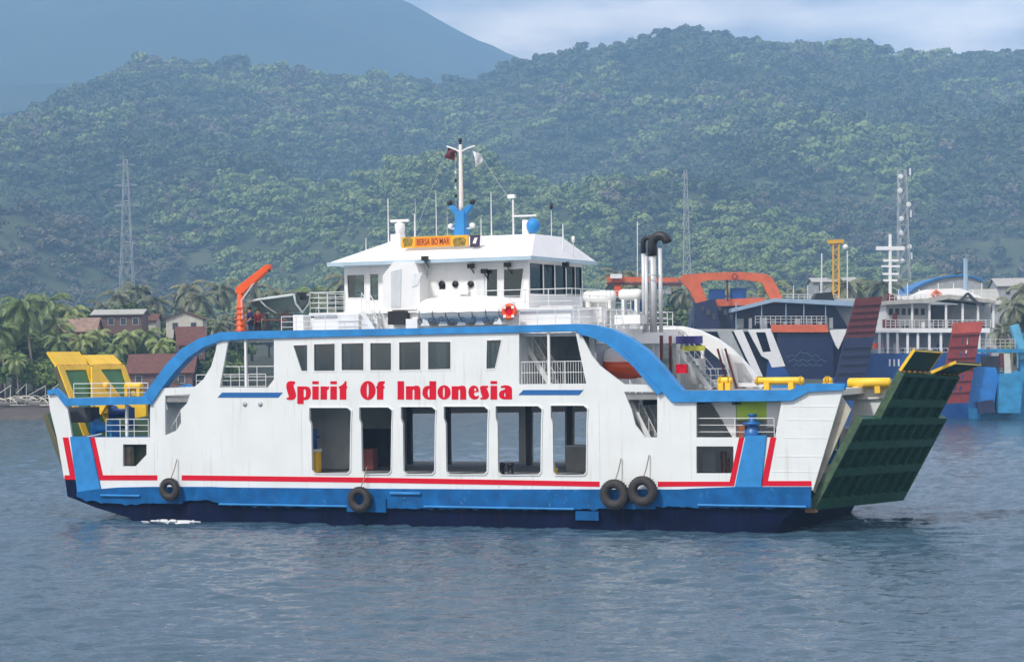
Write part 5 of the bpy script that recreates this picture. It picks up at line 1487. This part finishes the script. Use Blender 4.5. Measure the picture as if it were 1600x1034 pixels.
# grey rescue boat on its red cradle, orange davit crane
t, c = place_px('rescue_boat', 'dark grey open rescue boat with pale rim resting on a red cradle', 'boat', 430, 489, 4.0)
uu0 = lambda px: LU(px, 475, 4.0) - c.x
zz0 = lambda py: L(430, py, 4.0).z - c.z
hv = []; n = 13; a_, b_ = uu0(391), uu0(472)
for i in range(n):
    f = i / (n - 1); s_ = f * 2 - 1; w = .85 * (1 - max(0, -s_) ** 3 * .9); top = zz0(471 - 9 * f); kb = .02 + .55 * max(0, -s_) ** 2.5
    hv += [(a_ + (b_ - a_) * f, -w, top), (a_ + (b_ - a_) * f, -w * .8, (top + kb) / 2), (a_ + (b_ - a_) * f, 0, kb), (a_ + (b_ - a_) * f, w * .8, (top + kb) / 2), (a_ + (b_ - a_) * f, w, top)]
MB().add(hv, [(i * 5 + j, i * 5 + j + 1, i * 5 + j + 6, i * 5 + j + 5) for i in range(n - 1) for j in range(4)] + [tuple((n - 1) * 5 + j for j in range(5))]).build('hull', paint('boat_dark_green', (.06, .10, .10), .5), t, True)
mb = MB()
for o_ in (0, 4): mb.tube([hv[i * 5 + o_] for i in range(n)], .07, 6)
mb.tube([hv[(n - 1) * 5 + j] for j in range(5)], .06, 6); mb.tube([hv[4 * 5], hv[5 * 5 + 1], hv[6 * 5 + 2]], .05, 5)
mb.tube([hv[j] for j in range(5)] , .06, 6)
mb.build('gunwale', paint('rim_grey', (.55, .60, .60), .5), t, True)
MB().box(b_ - .25, b_ + .2, -.15, .15, zz0(470), zz0(458)).build('outboard_motor', BLACK, t)
mb = MB()
for px in (410, 448):
    u = LU(px, 500, 4.0)
    for v in (3.5, 4.5): mb.tube([(u, v, Z_D3), (u, v, L(px, 490, 4.0).z)], .05, 6)
    mb.tube([(u, 3.4, L(px, 491, 4).z), (u, 4.6, L(px, 491, 4).z)], .05, 6)
mb.tube([(LU(408, 497, 3.5), 3.5, L(408, 500, 3.5).z), (LU(450, 497, 3.5), 3.5, L(450, 500, 3.5).z)], .04, 6)
mb.build('boat_cradle', MAROON, ferry)
v = 3.0; u = LU(376, 500, v)
cr_ = MB().lathe([(.30, Z_D3), (.30, Z_D3 + .3), (.24, Z_D3 + .35), (.17, L(376, 460, v).z)], (u, v, 0), 'z', 12).build('davit_crane', ORANGE, ferry, True)
MB().prism(LP([(369, 458), (378, 460), (384, 456), (424, 419), (423, 413), (416, 414), (371, 449)], v), v - .15, v + .15).build('crane_boom', ORANGE, cr_, bevel=.03)
MB().tube([L(379, 500, v - .1), L(377, 470, v - .1), L(400, 437, v - .1)], .05, 6).build('crane_ram', STEEL, cr_)
for k in range(5):
    z = Z_D3 + .45 + k * .3
    MB().box(u - .24, u + .24, v - .24, v + .24, z, z + .06).build('crane_collar', ORANGEW, cr_)
MB().tube([L(421, 418, v), L(421, 425, v)], .05, 6).build('crane_hook', BLACK, cr_)

# people near the crane (standing figures grown from a skeleton)
def person(px, py, v, label, top, legs, h=1.68, rz=0.0, bend=0.0):
    t, c = place_px('person', label, 'person', px, py, v)
    t.location = SHIP_O + SHIP_R @ Vector((c.x, v, Z_D3 + .002)); t.rotation_euler = (0, 0, rz - THETA)
    k = h / 1.7
    J = {'pel': (0, 0, .93), 'chest': (bend * .25, 0, 1.22), 'neck': (bend * .4, 0, 1.42), 'head': (bend * .5 + .02, 0, 1.52), 'crown': (bend * .5 + .02, 0, 1.66)}
    for sg, n_ in ((-1, 'l'), (1, 'r')):
        J.update({n_ + 'sh': (bend * .35, sg * .17, 1.36), n_ + 'el': (bend * .35 + .05, sg * .24, 1.10), n_ + 'wr': (bend * .35 + .22, sg * .20, .92), n_ + 'ha': (bend * .35 + .30, sg * .19, .87),
                  n_ + 'hip': (0, sg * .09, .88), n_ + 'kn': (.03, sg * .10, .48), n_ + 'an': (-.01, sg * .10, .08), n_ + 'to': (.15, sg * .11, .045)})
    def skin(nm, names, edges, rads, mat, parent):
        me = bpy.data.meshes.new(nm)
        me.from_pydata([tuple(x * k for x in J[n_]) for n_ in names], [(names.index(a), names.index(b)) for a, b in edges], [])
        o = bpy.data.objects.new(nm, me); COL.objects.link(o); o.parent = parent
        md = o.modifiers.new('skin', 'SKIN'); md.use_smooth_shade = True
        for i, n_ in enumerate(names):
            r_ = rads[n_]; r_ = r_ if isinstance(r_, tuple) else (r_, r_)
            me.skin_vertices[0].data[i].radius = (r_[0] * k, r_[1] * k)
        me.skin_vertices[0].data[0].use_root = True
        o.modifiers.new('sub', 'SUBSURF').levels = 1; o.modifiers['sub'].render_levels = 1
        me.materials.append(mat); return o
    names = ['pel', 'chest', 'neck', 'head', 'crown'] + [a + b for a in 'lr' for b in ('sh', 'el', 'wr', 'ha', 'hip', 'kn', 'an', 'to')]
    E_ = [('pel', 'chest'), ('chest', 'neck'), ('neck', 'head'), ('head', 'crown')]
    for a in 'lr': E_ += [('neck', a + 'sh'), (a + 'sh', a + 'el'), (a + 'el', a + 'wr'), (a + 'wr', a + 'ha'), ('pel', a + 'hip'), (a + 'hip', a + 'kn'), (a + 'kn', a + 'an'), (a + 'an', a + 'to')]
    rd = dict(pel=.11, chest=.12, neck=.052, head=.088, crown=.075)
    for a in 'lr': rd.update({a + 'sh': .056, a + 'el': .040, a + 'wr': .028, a + 'ha': .034, a + 'hip': .085, a + 'kn': .055, a + 'an': .040, a + 'to': .035})
    body = skin('body', names, E_, rd, SKIN, t)
    sn = ['pel', 'chest', 'neck', 'lsh', 'lel', 'rsh', 'rel']
    skin('shirt', sn, [('pel', 'chest'), ('chest', 'neck'), ('neck', 'lsh'), ('lsh', 'lel'), ('neck', 'rsh'), ('rsh', 'rel')],
         dict(pel=(.14, .155), chest=(.145, .175), neck=.07, lsh=.075, rsh=.075, lel=.058, rel=.058), top, t)
    pn = ['pel', 'lhip', 'lkn', 'lan', 'rhip', 'rkn', 'ran']
    skin('trousers', pn, [('pel', 'lhip'), ('lhip', 'lkn'), ('lkn', 'lan'), ('pel', 'rhip'), ('rhip', 'rkn'), ('rkn', 'ran')],
         dict(pel=(.13, .15), lhip=.10, rhip=.10, lkn=.072, rkn=.072, lan=.06, ran=.06), legs, t)
    hx, _, hz = [x * k for x in J['head']]
    MB().lathe([(.02, hz + .20 * k), (.075 * k, hz + .18 * k), (.105 * k, hz + .11 * k), (.106 * k, hz + .05 * k), (.09 * k, hz + .04 * k)], (hx - .012, 0, 0), 'z', 14).build('hair', HAIR, t, True)
    MB().add([(hx + .085 * k, -.018, hz + .02), (hx + .085 * k, .018, hz + .02), (hx + .115 * k, 0, hz + .02), (hx + .085 * k, 0, hz + .075)], [(0, 1, 2), (0, 2, 3), (1, 3, 2), (0, 3, 1)]).build('nose', SKIN, t)
    return t
person(392, 515, 2.2, 'person in dark blue overalls standing beside the orange crane', paint('shirt_navy', (.012, .018, .10), .8), paint('trousers_navy', (.010, .013, .06), .8), 1.7, -2.2, .15)
person(403, 515, 2.6, 'person in a dark red shirt leaning next to the red boat cradle', paint('shirt_red', (.22, .02, .03), .8), paint('trousers_dark', (.02, .015, .03), .8), 1.62, -1.0, .4)

# flags on the mast arms
def flag(px, pts, label, mat):
    t, c = place_px('flag', label, 'flag', px, 232, VM)
    n = 9; vs = []; fs = []
    top = [(L(x, y, VM).x - c.x, L(x, y, VM).z - c.z) for x, y in pts[0]]; bot = [(L(x, y, VM).x - c.x, L(x, y, VM).z - c.z) for x, y in pts[1]]
    for i in range(n):
        f = i / (n - 1)
        for j in range(n):
            g = j / (n - 1)
            a = [top[0][k] * (1 - g) + top[1][k] * g for k in (0, 1)]; b = [bot[0][k] * (1 - g) + bot[1][k] * g for k in (0, 1)]
            vs.append((a[0] * (1 - f) + b[0] * f, .10 * math.sin(f * 4 + g * 6), a[1] * (1 - f) + b[1] * f))
    fs = [(i * n + j, i * n + j + 1, (i + 1) * n + j + 1, (i + 1) * n + j) for i in range(n - 1) for j in range(n - 1)]
    MB().add(vs, fs).build('cloth', mat, t, True)
    MB().tube([(0, 0, .08), (0, 0, -.2)], .012, 4).build('halyard', GREYRAIL, t)
flag(706, [[(700, 231), (714, 236)], [(694, 246), (710, 252)]], 'dark red and grey flag hanging from the left mast arm', paint('flag_dark', (.10, .03, .04), .8, var=.8, scale=4))
flag(742, [[(738, 236), (750, 240)], [(744, 262), (755, 250)]], 'white and black flag hanging from the right mast arm', paint('flag_white', (.60, .62, .66), .8, var=.5, scale=3))

# loose things on the vehicle deck seen through the openings
t, c = place_px('hydrant_box', 'yellow box with a dark blue upright pump in the first vehicle deck opening', 'pump', 492, 739, .75)
t.location.z = Z_D1
h_ = L(492, 705, .75).z - Z_D1
MB().box(-.27, .27, -.22, .22, 0.0, h_).build('box', YELLOW, t, bevel=.03)
MB().box(-.29, .29, -.24, .24, h_ + .002, h_ + .12).build('lid', WHITE2, t)
MB().lathe([(.15, h_ + .12), (.15, h_ + .9), (.19, h_ + .95), (.19, h_ + 1.05), (.1, h_ + 1.15)], (0, 0, 0), 'z', 12).build('standpipe', MIDBLUE, t, True)
MB().tube([(.14, 0, h_ + .75), (.3, 0, h_ + .75)], .05, 8).build('spout', MIDBLUE, t)
t, c = place_px('cabinet', 'dark red cabinet standing in the second vehicle deck opening', 'cabinet', 576, 738, 3.0)
t.location.z = Z_D1
MB().box(-.42, .42, -.25, .25, .06, 1.15).build('case', paint('cabinet_red', (.16, .03, .025), .55, var=.3), t, bevel=.02)
MB().box(-.38, -.02, -.275, -.253, .12, 1.1).build('door', paint('cabinet_red_door', (.19, .035, .03), .5), t)
MB().box(.02, .38, -.275, -.253, .12, 1.1).build('door', paint('cabinet_red_door', (.19, .035, .03), .5), t)
MB().box(-.40, .40, -.2, .2, 0, .058).build('plinth', BLACK, t)
for k, (px, lab) in enumerate(((784, 'left of two black bollards inside the fifth vehicle deck opening'), (798, 'right of two black bollards inside the fifth vehicle deck opening'))):
    t, c = place_px('bollard', lab, 'bollard', px, 738, .8, 'bollards at the vehicle deck edge'); t.location.z = Z_D1
    MB().lathe([(.2, 0), (.2, .05), (.13, .08), (.13, .42), (.19, .46), (.19, .54), (.1, .58)], (0, 0, 0), 'z', 14).build('post', BLACK, t, True)
t, c = place_px('jerrycan', 'small yellow jerrycan standing in the sixth vehicle deck opening', 'jerrycan', 866, 738, .7); t.location.z = Z_D1
MB().box(-.16, .16, -.1, .1, 0, .36).build('body', YELLOW, t, bevel=.04)
MB().tube([(-.1, 0, .36), (-.08, 0, .44), (.06, 0, .44), (.08, 0, .36)], .025, 6).build('handle', YELLOW, t)
t, c = place_px('crate', 'grey steel crate at the far right of the vehicle deck openings', 'crate', 905, 738, 4.0); t.location.z = Z_D1
MB().box(-.55, .55, -.4, .4, 0, 1.25).build('box', paint('crate_grey', (.20, .21, .20), .6, var=.2), t, bevel=.02)
MB().box(-.58, .58, -.43, .43, 1.252, 1.32).build('lid', GREYRAIL, t)

# a little white water along the moving hull
FOAM = paint('foam_white', (.80, .83, .85), .7, var=.1)
mb = MB()
for px0, px1, py, n_ in ((240, 322, 815, 26),):
    for k in range(n_):
        f = random.random(); u = LU(px0 + (px1 - px0) * f, py); v = -random.uniform(.05, 2.6) * random.random(); s_ = random.uniform(.03, .20)
        pts = [(u + s_ * 1.9 * math.cos(a) * random.uniform(.6, 1.2), v + s_ * .35 * math.sin(a) * random.uniform(.6, 1.2)) for a in [2 * math.pi * j / 9 for j in range(9)]]
        z_ = .05 + random.uniform(-.03, .04)
        mb.prism(pts, z_ - .06, z_ + random.uniform(.0, .02), ax='z')
w_ = mb.build('wake_foam', FOAM); w_.location = SHIP_O; w_.rotation_euler = (0, 0, -THETA)
tag(w_, 'small patches of white foam along the waterline of the moving ferry', 'foam', kind='stuff')
# ================================================================== MOORED FERRIES
def moored(name, label, Y, px):
    o = W2(px, 600, Y); t = thing(name, label, 'ferry', (o.x, Y, 0))
    def q(x, y, d=0.0):
        w = W2(x, y, Y + d); return (w.x - o.x, w.z)
    def poly(nm, mat, pts, d0, d1, parent=None, holes=()):
        return MB().prism([q(x, y, d0) for x, y in pts], d0, d1, [[q(x, y, d0) for x, y in h] for h in holes]).build(nm, mat, parent or t)
    def rect(nm, mat, x0, x1, y0, y1, d0, d1, parent=None):
        return poly(nm, mat, [(x0, y0), (x1, y0), (x1, y1), (x0, y1)], d0, d1, parent)
    def bar(nm, mat, pts, r, d=0.0, parent=None):
        mb = MB()
        for (xa, ya), (xb, yb) in zip(pts, pts[1:]):
            a, b = q(xa, ya, d), q(xb, yb, d); mb.beam((a[0], d, a[1]), (b[0], d, b[1]), r)
        return mb.build(nm, mat, parent or t)
    def pole(nm, mat, pts, r, d=0.0, parent=None):
        return MB().tube([(q(x, y, d)[0], d, q(x, y, d)[1]) for x, y in pts], r, 6).build(nm, mat, parent or t)
    def rl(nm, mat, x0, x1, yb, yt, d, bars=3, n=8):
        mb = MB()
        for k in range(1, bars + 1):
            y = yb + (yt - yb) * k / bars
            a, b = q(x0, y, d), q(x1, y, d); mb.beam((a[0], d, a[1]), (b[0], d, b[1]), .06)
        for k in range(n + 1):
            x = x0 + (x1 - x0) * k / n; a, b = q(x, yb, d), q(x, yt, d); mb.beam((a[0], d, a[1]), (b[0], d, b[1]), .06)
        return mb.build(nm, mat, t)
    return t, q, poly, rect, bar, pole, rl

# navy ferry with the orange gantry
t, q, poly, rect, bar, pole, rl = moored('ferry', 'navy blue ferry with an orange gantry frame and white slanted struts', 290, 1190)
mb = MB().prism([(q(1000, 600)[0], 3.2), (q(1000, 600)[0] + 1.5, -1.0), (q(1330, 600)[0] - 2, -1.0), (q(1330, 600)[0], 3.2)], 0, 13); mb.build('hull', NAVY2, t)
poly('superstructure', NAVY2, [(1090, 470), (1145, 474), (1300, 472), (1330, 520), (1330, 592), (1060, 592)], 3.5, 11)
rect('upper_deck', GREYWALL, 950, 1320, 514, 518, .6, 12)
rect('side_panel', NAVY2, 1214, 1302, 521, 592, .3, .8)
poly('awning', PALEBL, [(1143, 482), (1210, 466), (1328, 470), (1345, 474), (1345, 479), (1210, 471.5), (1143, 488)], -.5, 11)
for x in (1150, 1190, 1228, 1256, 1290): bar('awning_post', PALEBL, [(x, 472), (x, 514)], .12, 0)
rl('deck_rail', RAILW, 1180, 1292, 508, 494, .1, 3, 14)
rect('fascia', ORANGEW, 1205, 1294, 507, 519, -.2, .3)
f = poly('side_strut', WHITE2, [(1168, 515), (1204, 513), (1227, 572), (1206, 574), (1201, 562), (1190, 556)], -.2, .25, holes=[[(1181, 519), (1196, 519), (1205, 549), (1192, 550)]])
poly('side_strut', WHITE2, [(1146, 516), (1160, 515), (1192, 588), (1180, 588)], -.15, .25)
poly('side_strut', WHITE2, [(1296, 516), (1324, 514), (1310, 546), (1306, 540)], -.2, .25)
poly('side_strut', MIDBLUE, [(1200, 566), (1228, 576), (1240, 600), (1196, 600)], -.18, .25)
poly('side_strut', GREYWALL, [(1120, 516), (1142, 516), (1176, 588), (1150, 590)], .3, .6)
poly('gantry_frame', ORANGEW, [(1060, 436), (1068, 429), (1108, 426), (1160, 425), (1197, 428), (1207, 434), (1218, 455), (1226, 474), (1207, 474), (1190, 441), (1160, 437), (1105, 438), (1094, 442), (1102, 462), (1110, 482), (1096, 488), (1076, 452)], 2.0, 2.9)
poly('gantry_frame', ORANGEW, [(948, 432), (1060, 434), (1060, 441), (948, 440)], 2.1, 2.6)
poly('gantry_frame', ORANGEW, [(1112, 468), (1194, 465), (1196, 475), (1114, 479)], 2.95, 3.6)
bar('gantry_frame', MAROON, [(948, 443), (1065, 445)], .3, 2.2)
rect('gantry_block', ORANGE, 960, 971, 440, 462, 2.2, 3.4)
rect('gantry_block', WHITE2, 954, 972, 428, 435, 1.5, 2.5)
rect('tarpaulin', MIDBLUE, 1108, 1133, 452, 468, 3, 3.4); rect('tarpaulin', MIDBLUE, 1141, 1166, 450, 467, 3, 3.4)
bar('gantry_frame', MAROON, [(1136, 434), (1137, 470)], .25, 2.4)
q1 = q(1148, 432, 1.6); MB().torus((q1[0], 1.6, q1[1]), .34, .06, 'y', 16, 6).build('shackle', MAROON, t)
poly('house_side', NAVY2, [(1086, 474), (1118, 466), (1126, 516), (1084, 516)], 1.0, 3.4)
mb = MB()
for k, (x, y, w) in enumerate([(1228, 556, 52), (1232, 563, 60), (1240, 570, 44)]):
    pts = [q(x + w * i / 14, y + 2.2 * math.sin(i * 1.9 + k) - (6 * math.exp(-((i - 7) / 2.2) ** 2) if k == 0 else 0), .25) for i in range(15)]
    mb.tube([(a, .27, b) for a, b in pts], .045, 4)
mb.build('hull_pattern', paint('pattern_blue', (.09, .15, .24), .6), t)
YM = paint('mast_yellow', (.70, .38, .03), .5)
ym = pole('mast', YM, [(1302, 468), (1302, 378)], .14, 6)
pole('mast_leg', YM, [(1311, 468), (1311, 378)], .14, 6, ym)
pole('mast_lattice', YM, [(1302 if k % 2 else 1311, 466 - k * 8) for k in range(12)], .09, 6, ym)
for k in range(9):
    random.seed(k); x = 1152 + k * 18
    rect('deck_locker', WHITE2 if k % 3 else GREYWALL, x, x + random.uniform(4, 11), 505 - random.uniform(2, 9), 513, 2.2, 3.2)
for x in (1160, 1204, 1240, 1262, 1282): pole('aerial', RAILW, [(x, 470), (x, 470 - 12 - (x * 7) % 22)], .05, 5)
for k in range(6): rect('raft_canister', WHITE2, 980 + k * 12, 989 + k * 12, 452, 459, 3.0, 4.2)
rl('top_rail', RAILW, 1150, 1310, 468, 460, 4.0, 2, 18)
for k in range(7): rect('hull_fitting', DARKIN, 1095 + k * 9, 1100 + k * 9, 478 + (k % 3) * 6, 485 + (k % 3) * 7, .85, .98)
bar('mast_yard', paint('mast_yellow', (.70, .38, .03), .5), [(1293, 378), (1318, 377)], .5, 6)
q1 = q(1321, 386, 6); MB().lathe([(.05, -.35)] + [(.38 * math.cos(rad(a)), .38 * math.sin(rad(a))) for a in range(-60, 61, 30)] + [(.05, .38)], (q1[0], 6, q1[1]), 'z', 10).build('mast_dome', WHITE2, t, True)
pole('aerial', RAILW, [(1284, 470), (1284, 396)], .09, 5); pole('aerial', RAILW, [(1324, 470), (1324, 392)], .07, 5); pole('aerial', RAILW, [(996, 440), (996, 346)], .07, 9)
poly('engine_vent', BLACK, [(1270, 470), (1276, 458), (1300, 456), (1304, 470)], 1, 4)
rect('cabin', GREYWALL, 1300, 1352, 472, 516, 4, 10)
rect('cabin_roof', GREYROOF, 1296, 1358, 466, 471, 3, 11)

# white ferry with the maroon ramp and blue hull
t, q, poly, rect, bar, pole, rl = moored('ferry', 'white two decked ferry with blue hull and a raised maroon ramp', 264, 1440)
MB().prism([(q(1322, 600)[0], 5.0), (q(1330, 600)[0], -1.0), (q(1545, 600)[0], -1.0), (q(1550, 600)[0], 5.0)], 0, 13).build('hull', MIDBLUE, t)
rect('hull_band', MIDBLUE, 1338, 1545, 552, 594, -.25, -.003)
rect('main_deck', GREYWALL, 1345, 1552, 514, 519, .0, 12)
rect('deck_edge', WHITE2, 1362, 1547, 512.5, 519.5, -.3, -.003)
poly('lower_house', paint('house_grey', (.42, .45, .48), .6, var=.1), [(1380, 520), (1540, 520), (1540, 556), (1380, 556)], 4, 11)
for x in (1374, 1387, 1402, 1418, 1434, 1452, 1470, 1492, 1510, 1530): bar('deck_post', WHITE2, [(x, 519), (x, 556)], .28, .1)
mb = rl('deck_rail', RAILW, 1372, 1540, 556, 544, .05, 2, 20)
rect('upper_house', paint('house_pale', (.62, .64, .64), .55, var=.08), 1384, 1452, 474, 512, 3, 10)
rect('upper_house', GREYWALL, 1452, 1548, 476, 512, 5, 10)
rect('doorway', DARKIN, 1453, 1477, 479, 510, 2.6, 4.9)
rl('deck_rail', RAILW, 1384, 1548, 512, 500, .4, 3, 22)
for x in (1425, 1452, 1478, 1504, 1528, 1552): bar('awning_post', WHITE2, [(x, 474), (x, 512)], .25, .6)
poly('upper_roof', GREYROOF, [(1385, 470), (1450, 466), (1482, 460), (1520, 464), (1556, 470), (1556, 474), (1482, 467), (1450, 473), (1385, 476)], -.2, 11)
poly('bridge_roof', ROOFW, [(1430, 462), (1452, 452), (1500, 450), (1540, 466), (1430, 468)], 3, 9)
poly('bridge_frame', ORANGEW, [(1455, 460), (1463, 452), (1473, 460), (1464, 466)], 2.6, 3, holes=[[(1460, 460), (1464, 456), (1468, 460), (1464, 463)]])
q1 = q(1478, 460, 2.6)
bar('roof_rail', DARKIN, [(1500, 470), (1512, 458), (1532, 478)], .3, -.3)
ms = pole('mast', WHITE2, [(1391, 474), (1391, 366)], .20, 5)
for y, a, b, w in ((388, 1369, 1413, .45), (407, 1380, 1404, .28), (416, 1377, 1406, .25), (428, 1379, 1404, .25), (438, 1380, 1402, .25)): bar('mast_yard', WHITE2, [(a, y), (b, y)], w, 5, ms)
pole('aerial', PALEBL, [(1509, 460), (1509, 404)], .28, 5)
rp = poly('ramp', MAROON, [(1337, 466), (1379, 463), (1366, 526), (1320, 528)], -3.4, -3.1)
for k in range(1, 6):
    f = k / 6; bar('ramp_rib', MAROON, [(1337 - 17 * f, 466 + 62 * f), (1379 - 13 * f, 463 + 63 * f)], .3, -3.5, rp)
poly('ramp', NAVY2, [(1320, 528.5), (1366, 526.5), (1350, 594), (1304, 596)], -3.4, -3.1)
for k in range(1, 5):
    f = k / 5; bar('ramp_rib', NAVY2, [(1320 - 16 * f, 529 + 66 * f), (1366 - 16 * f, 527 + 66 * f)], .3, -3.5, rp)
rect('deck_gear', MAROON, 1383, 1398, 499, 512, .5, 2.5); poly('deck_gear', MAROON, [(1396, 512), (1396, 490), (1402, 488), (1402, 512)], .6, 1.2)
poly('deck_gear', MAROON, [(1383, 474), (1389, 458), (1402, 464), (1400, 474)], 1, 3)
rect('liferaft', ORANGE, 1366, 1378, 536, 545, .3, 1.5)
for k in range(12):
    random.seed(k + 40); x = 1386 + k * 13.5
    rect('deck_locker', [WHITE2, GREYWALL, DARKIN, MAROON][k % 4], x, x + random.uniform(3, 8), 512 - random.uniform(4, 13), 512, 1.2, 2.2)
    rect('cargo', [DARKIN, GREYWALL, MIDBLUE, WHITE2][(k * 3) % 4], x, x + random.uniform(4, 10), 555 - random.uniform(6, 20), 556, .8, 2.2)
for x in (1404, 1418, 1436, 1466, 1490, 1520, 1534): pole('aerial', RAILW, [(x, 466), (x, 452 - (x * 5) % 20)], .05, 5)
for k in range(5): rect('raft_canister', WHITE2, 1400 + k * 10, 1407 + k * 10, 462, 468, 1.0, 2.2)
rl('top_rail', RAILW, 1390, 1550, 470, 460, .2, 2, 20)
for k in range(6): rect('house_window', DARKIN, 1389 + k * 10, 1395 + k * 10, 482, 492, 2.93, 2.995)
for k in range(3):
    rect('hull_mark', WHITE2, 1389 + k * 7, 1391.5 + k * 7, 561, 572, -.28, -.252)

# blue ferry with the red ramp, right edge
t, q, poly, rect, bar, pole, rl = moored('ferry', 'bright blue landing ferry with a raised red ramp at the right edge', 256, 1560)
MB().prism([(q(1530, 600)[0], 5.6), (q(1536, 600)[0], -1.0), (q(1720, 600)[0], -1.0), (q(1725, 600)[0], 5.6)], 1, 12).build('hull', TEAL, t)
rp = poly('ramp', REDRAMP, [(1490, 505), (1534, 503), (1513, 629), (1466, 631)], -2.5, -2.2,
          holes=[[(1500 + dx - k * 3.1, 528 + k * 19), (1503 + dx - k * 3.1, 528 + k * 19), (1501.5 + dx - k * 3.1, 538 + k * 19), (1498.5 + dx - k * 3.1, 538 + k * 19)] for k in range(5) for dx in (4, 12)])
poly('ramp_tip', paint('ramp_tip_red', (.50, .09, .06), .5, var=.2), [(1489, 504), (1536, 502), (1533, 519), (1487, 521)], -2.7, -2.52)
for k in range(1, 7):
    f = k / 7; bar('ramp_rib', REDRAMP, [(1490 - 24 * f, 505 + 126 * f), (1534 - 21 * f, 503 + 126 * f)], .18, -2.62, rp)
poly('bow_door', paint('bright_blue', (.02, .20, .58), .45, var=.15, patch=.3, patch_col=(.10, .30, .55)), [(1524, 572), (1556, 574), (1560, 590), (1552, 640), (1510, 636)], -1.2, .9)
poly('bow_sill', NAVY2, [(1526, 628), (1552, 624), (1556, 644), (1530, 646)], -1.8, -1.25)
poly('bow_plate', TEAL, [(1562, 584), (1600, 582), (1594, 645), (1560, 645)], -2, .9)
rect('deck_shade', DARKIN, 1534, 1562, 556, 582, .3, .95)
rect('upper_rail', TEAL, 1528, 1605, 545, 551, .2, .9)
rl('deck_rail', CREAM, 1532, 1586, 546, 530, .5, 3, 7)
poly('deck_house', CREAM, [(1568, 552), (1578, 552), (1580, 584), (1570, 584)], .2, .9); rect('deck_gear', MAROON, 1562, 1568, 552, 574, .1, .5)
bar('stern_mast', paint('mast_blue', (.12, .42, .62), .5), [(1584, 508), (1600, 560)], 1.0, 1.5); bar('stern_mast', TEAL, [(1600, 520), (1601, 590)], 1.2, 2)
rect('deck_house', GREYWALL, 1610, 1720, 520, 575, 3, 10)

# ================================================================== HAZE over the bay
hz = bpy.data.materials.new('haze')
hz.use_nodes = True
hn = hz.node_tree; hn.nodes.clear()
ho = hn.nodes.new('ShaderNodeOutputMaterial'); hv_ = hn.nodes.new('ShaderNodeVolumePrincipled')
hv_.inputs['Color'].default_value = (0.38, 0.66, 1.0, 1)
hv_.inputs['Density'].default_value = 0.00026
hv_.inputs['Anisotropy'].default_value = -0.35
hn.links.new(hv_.outputs[0], ho.inputs['Volume'])
hb_ = MB().box(-2400, 2400, -260, 5800, -3.0, 1190).build('haze', hz)
tag(hb_, kind='stuff', label='thin bluish haze filling the air over the bay and the hills')
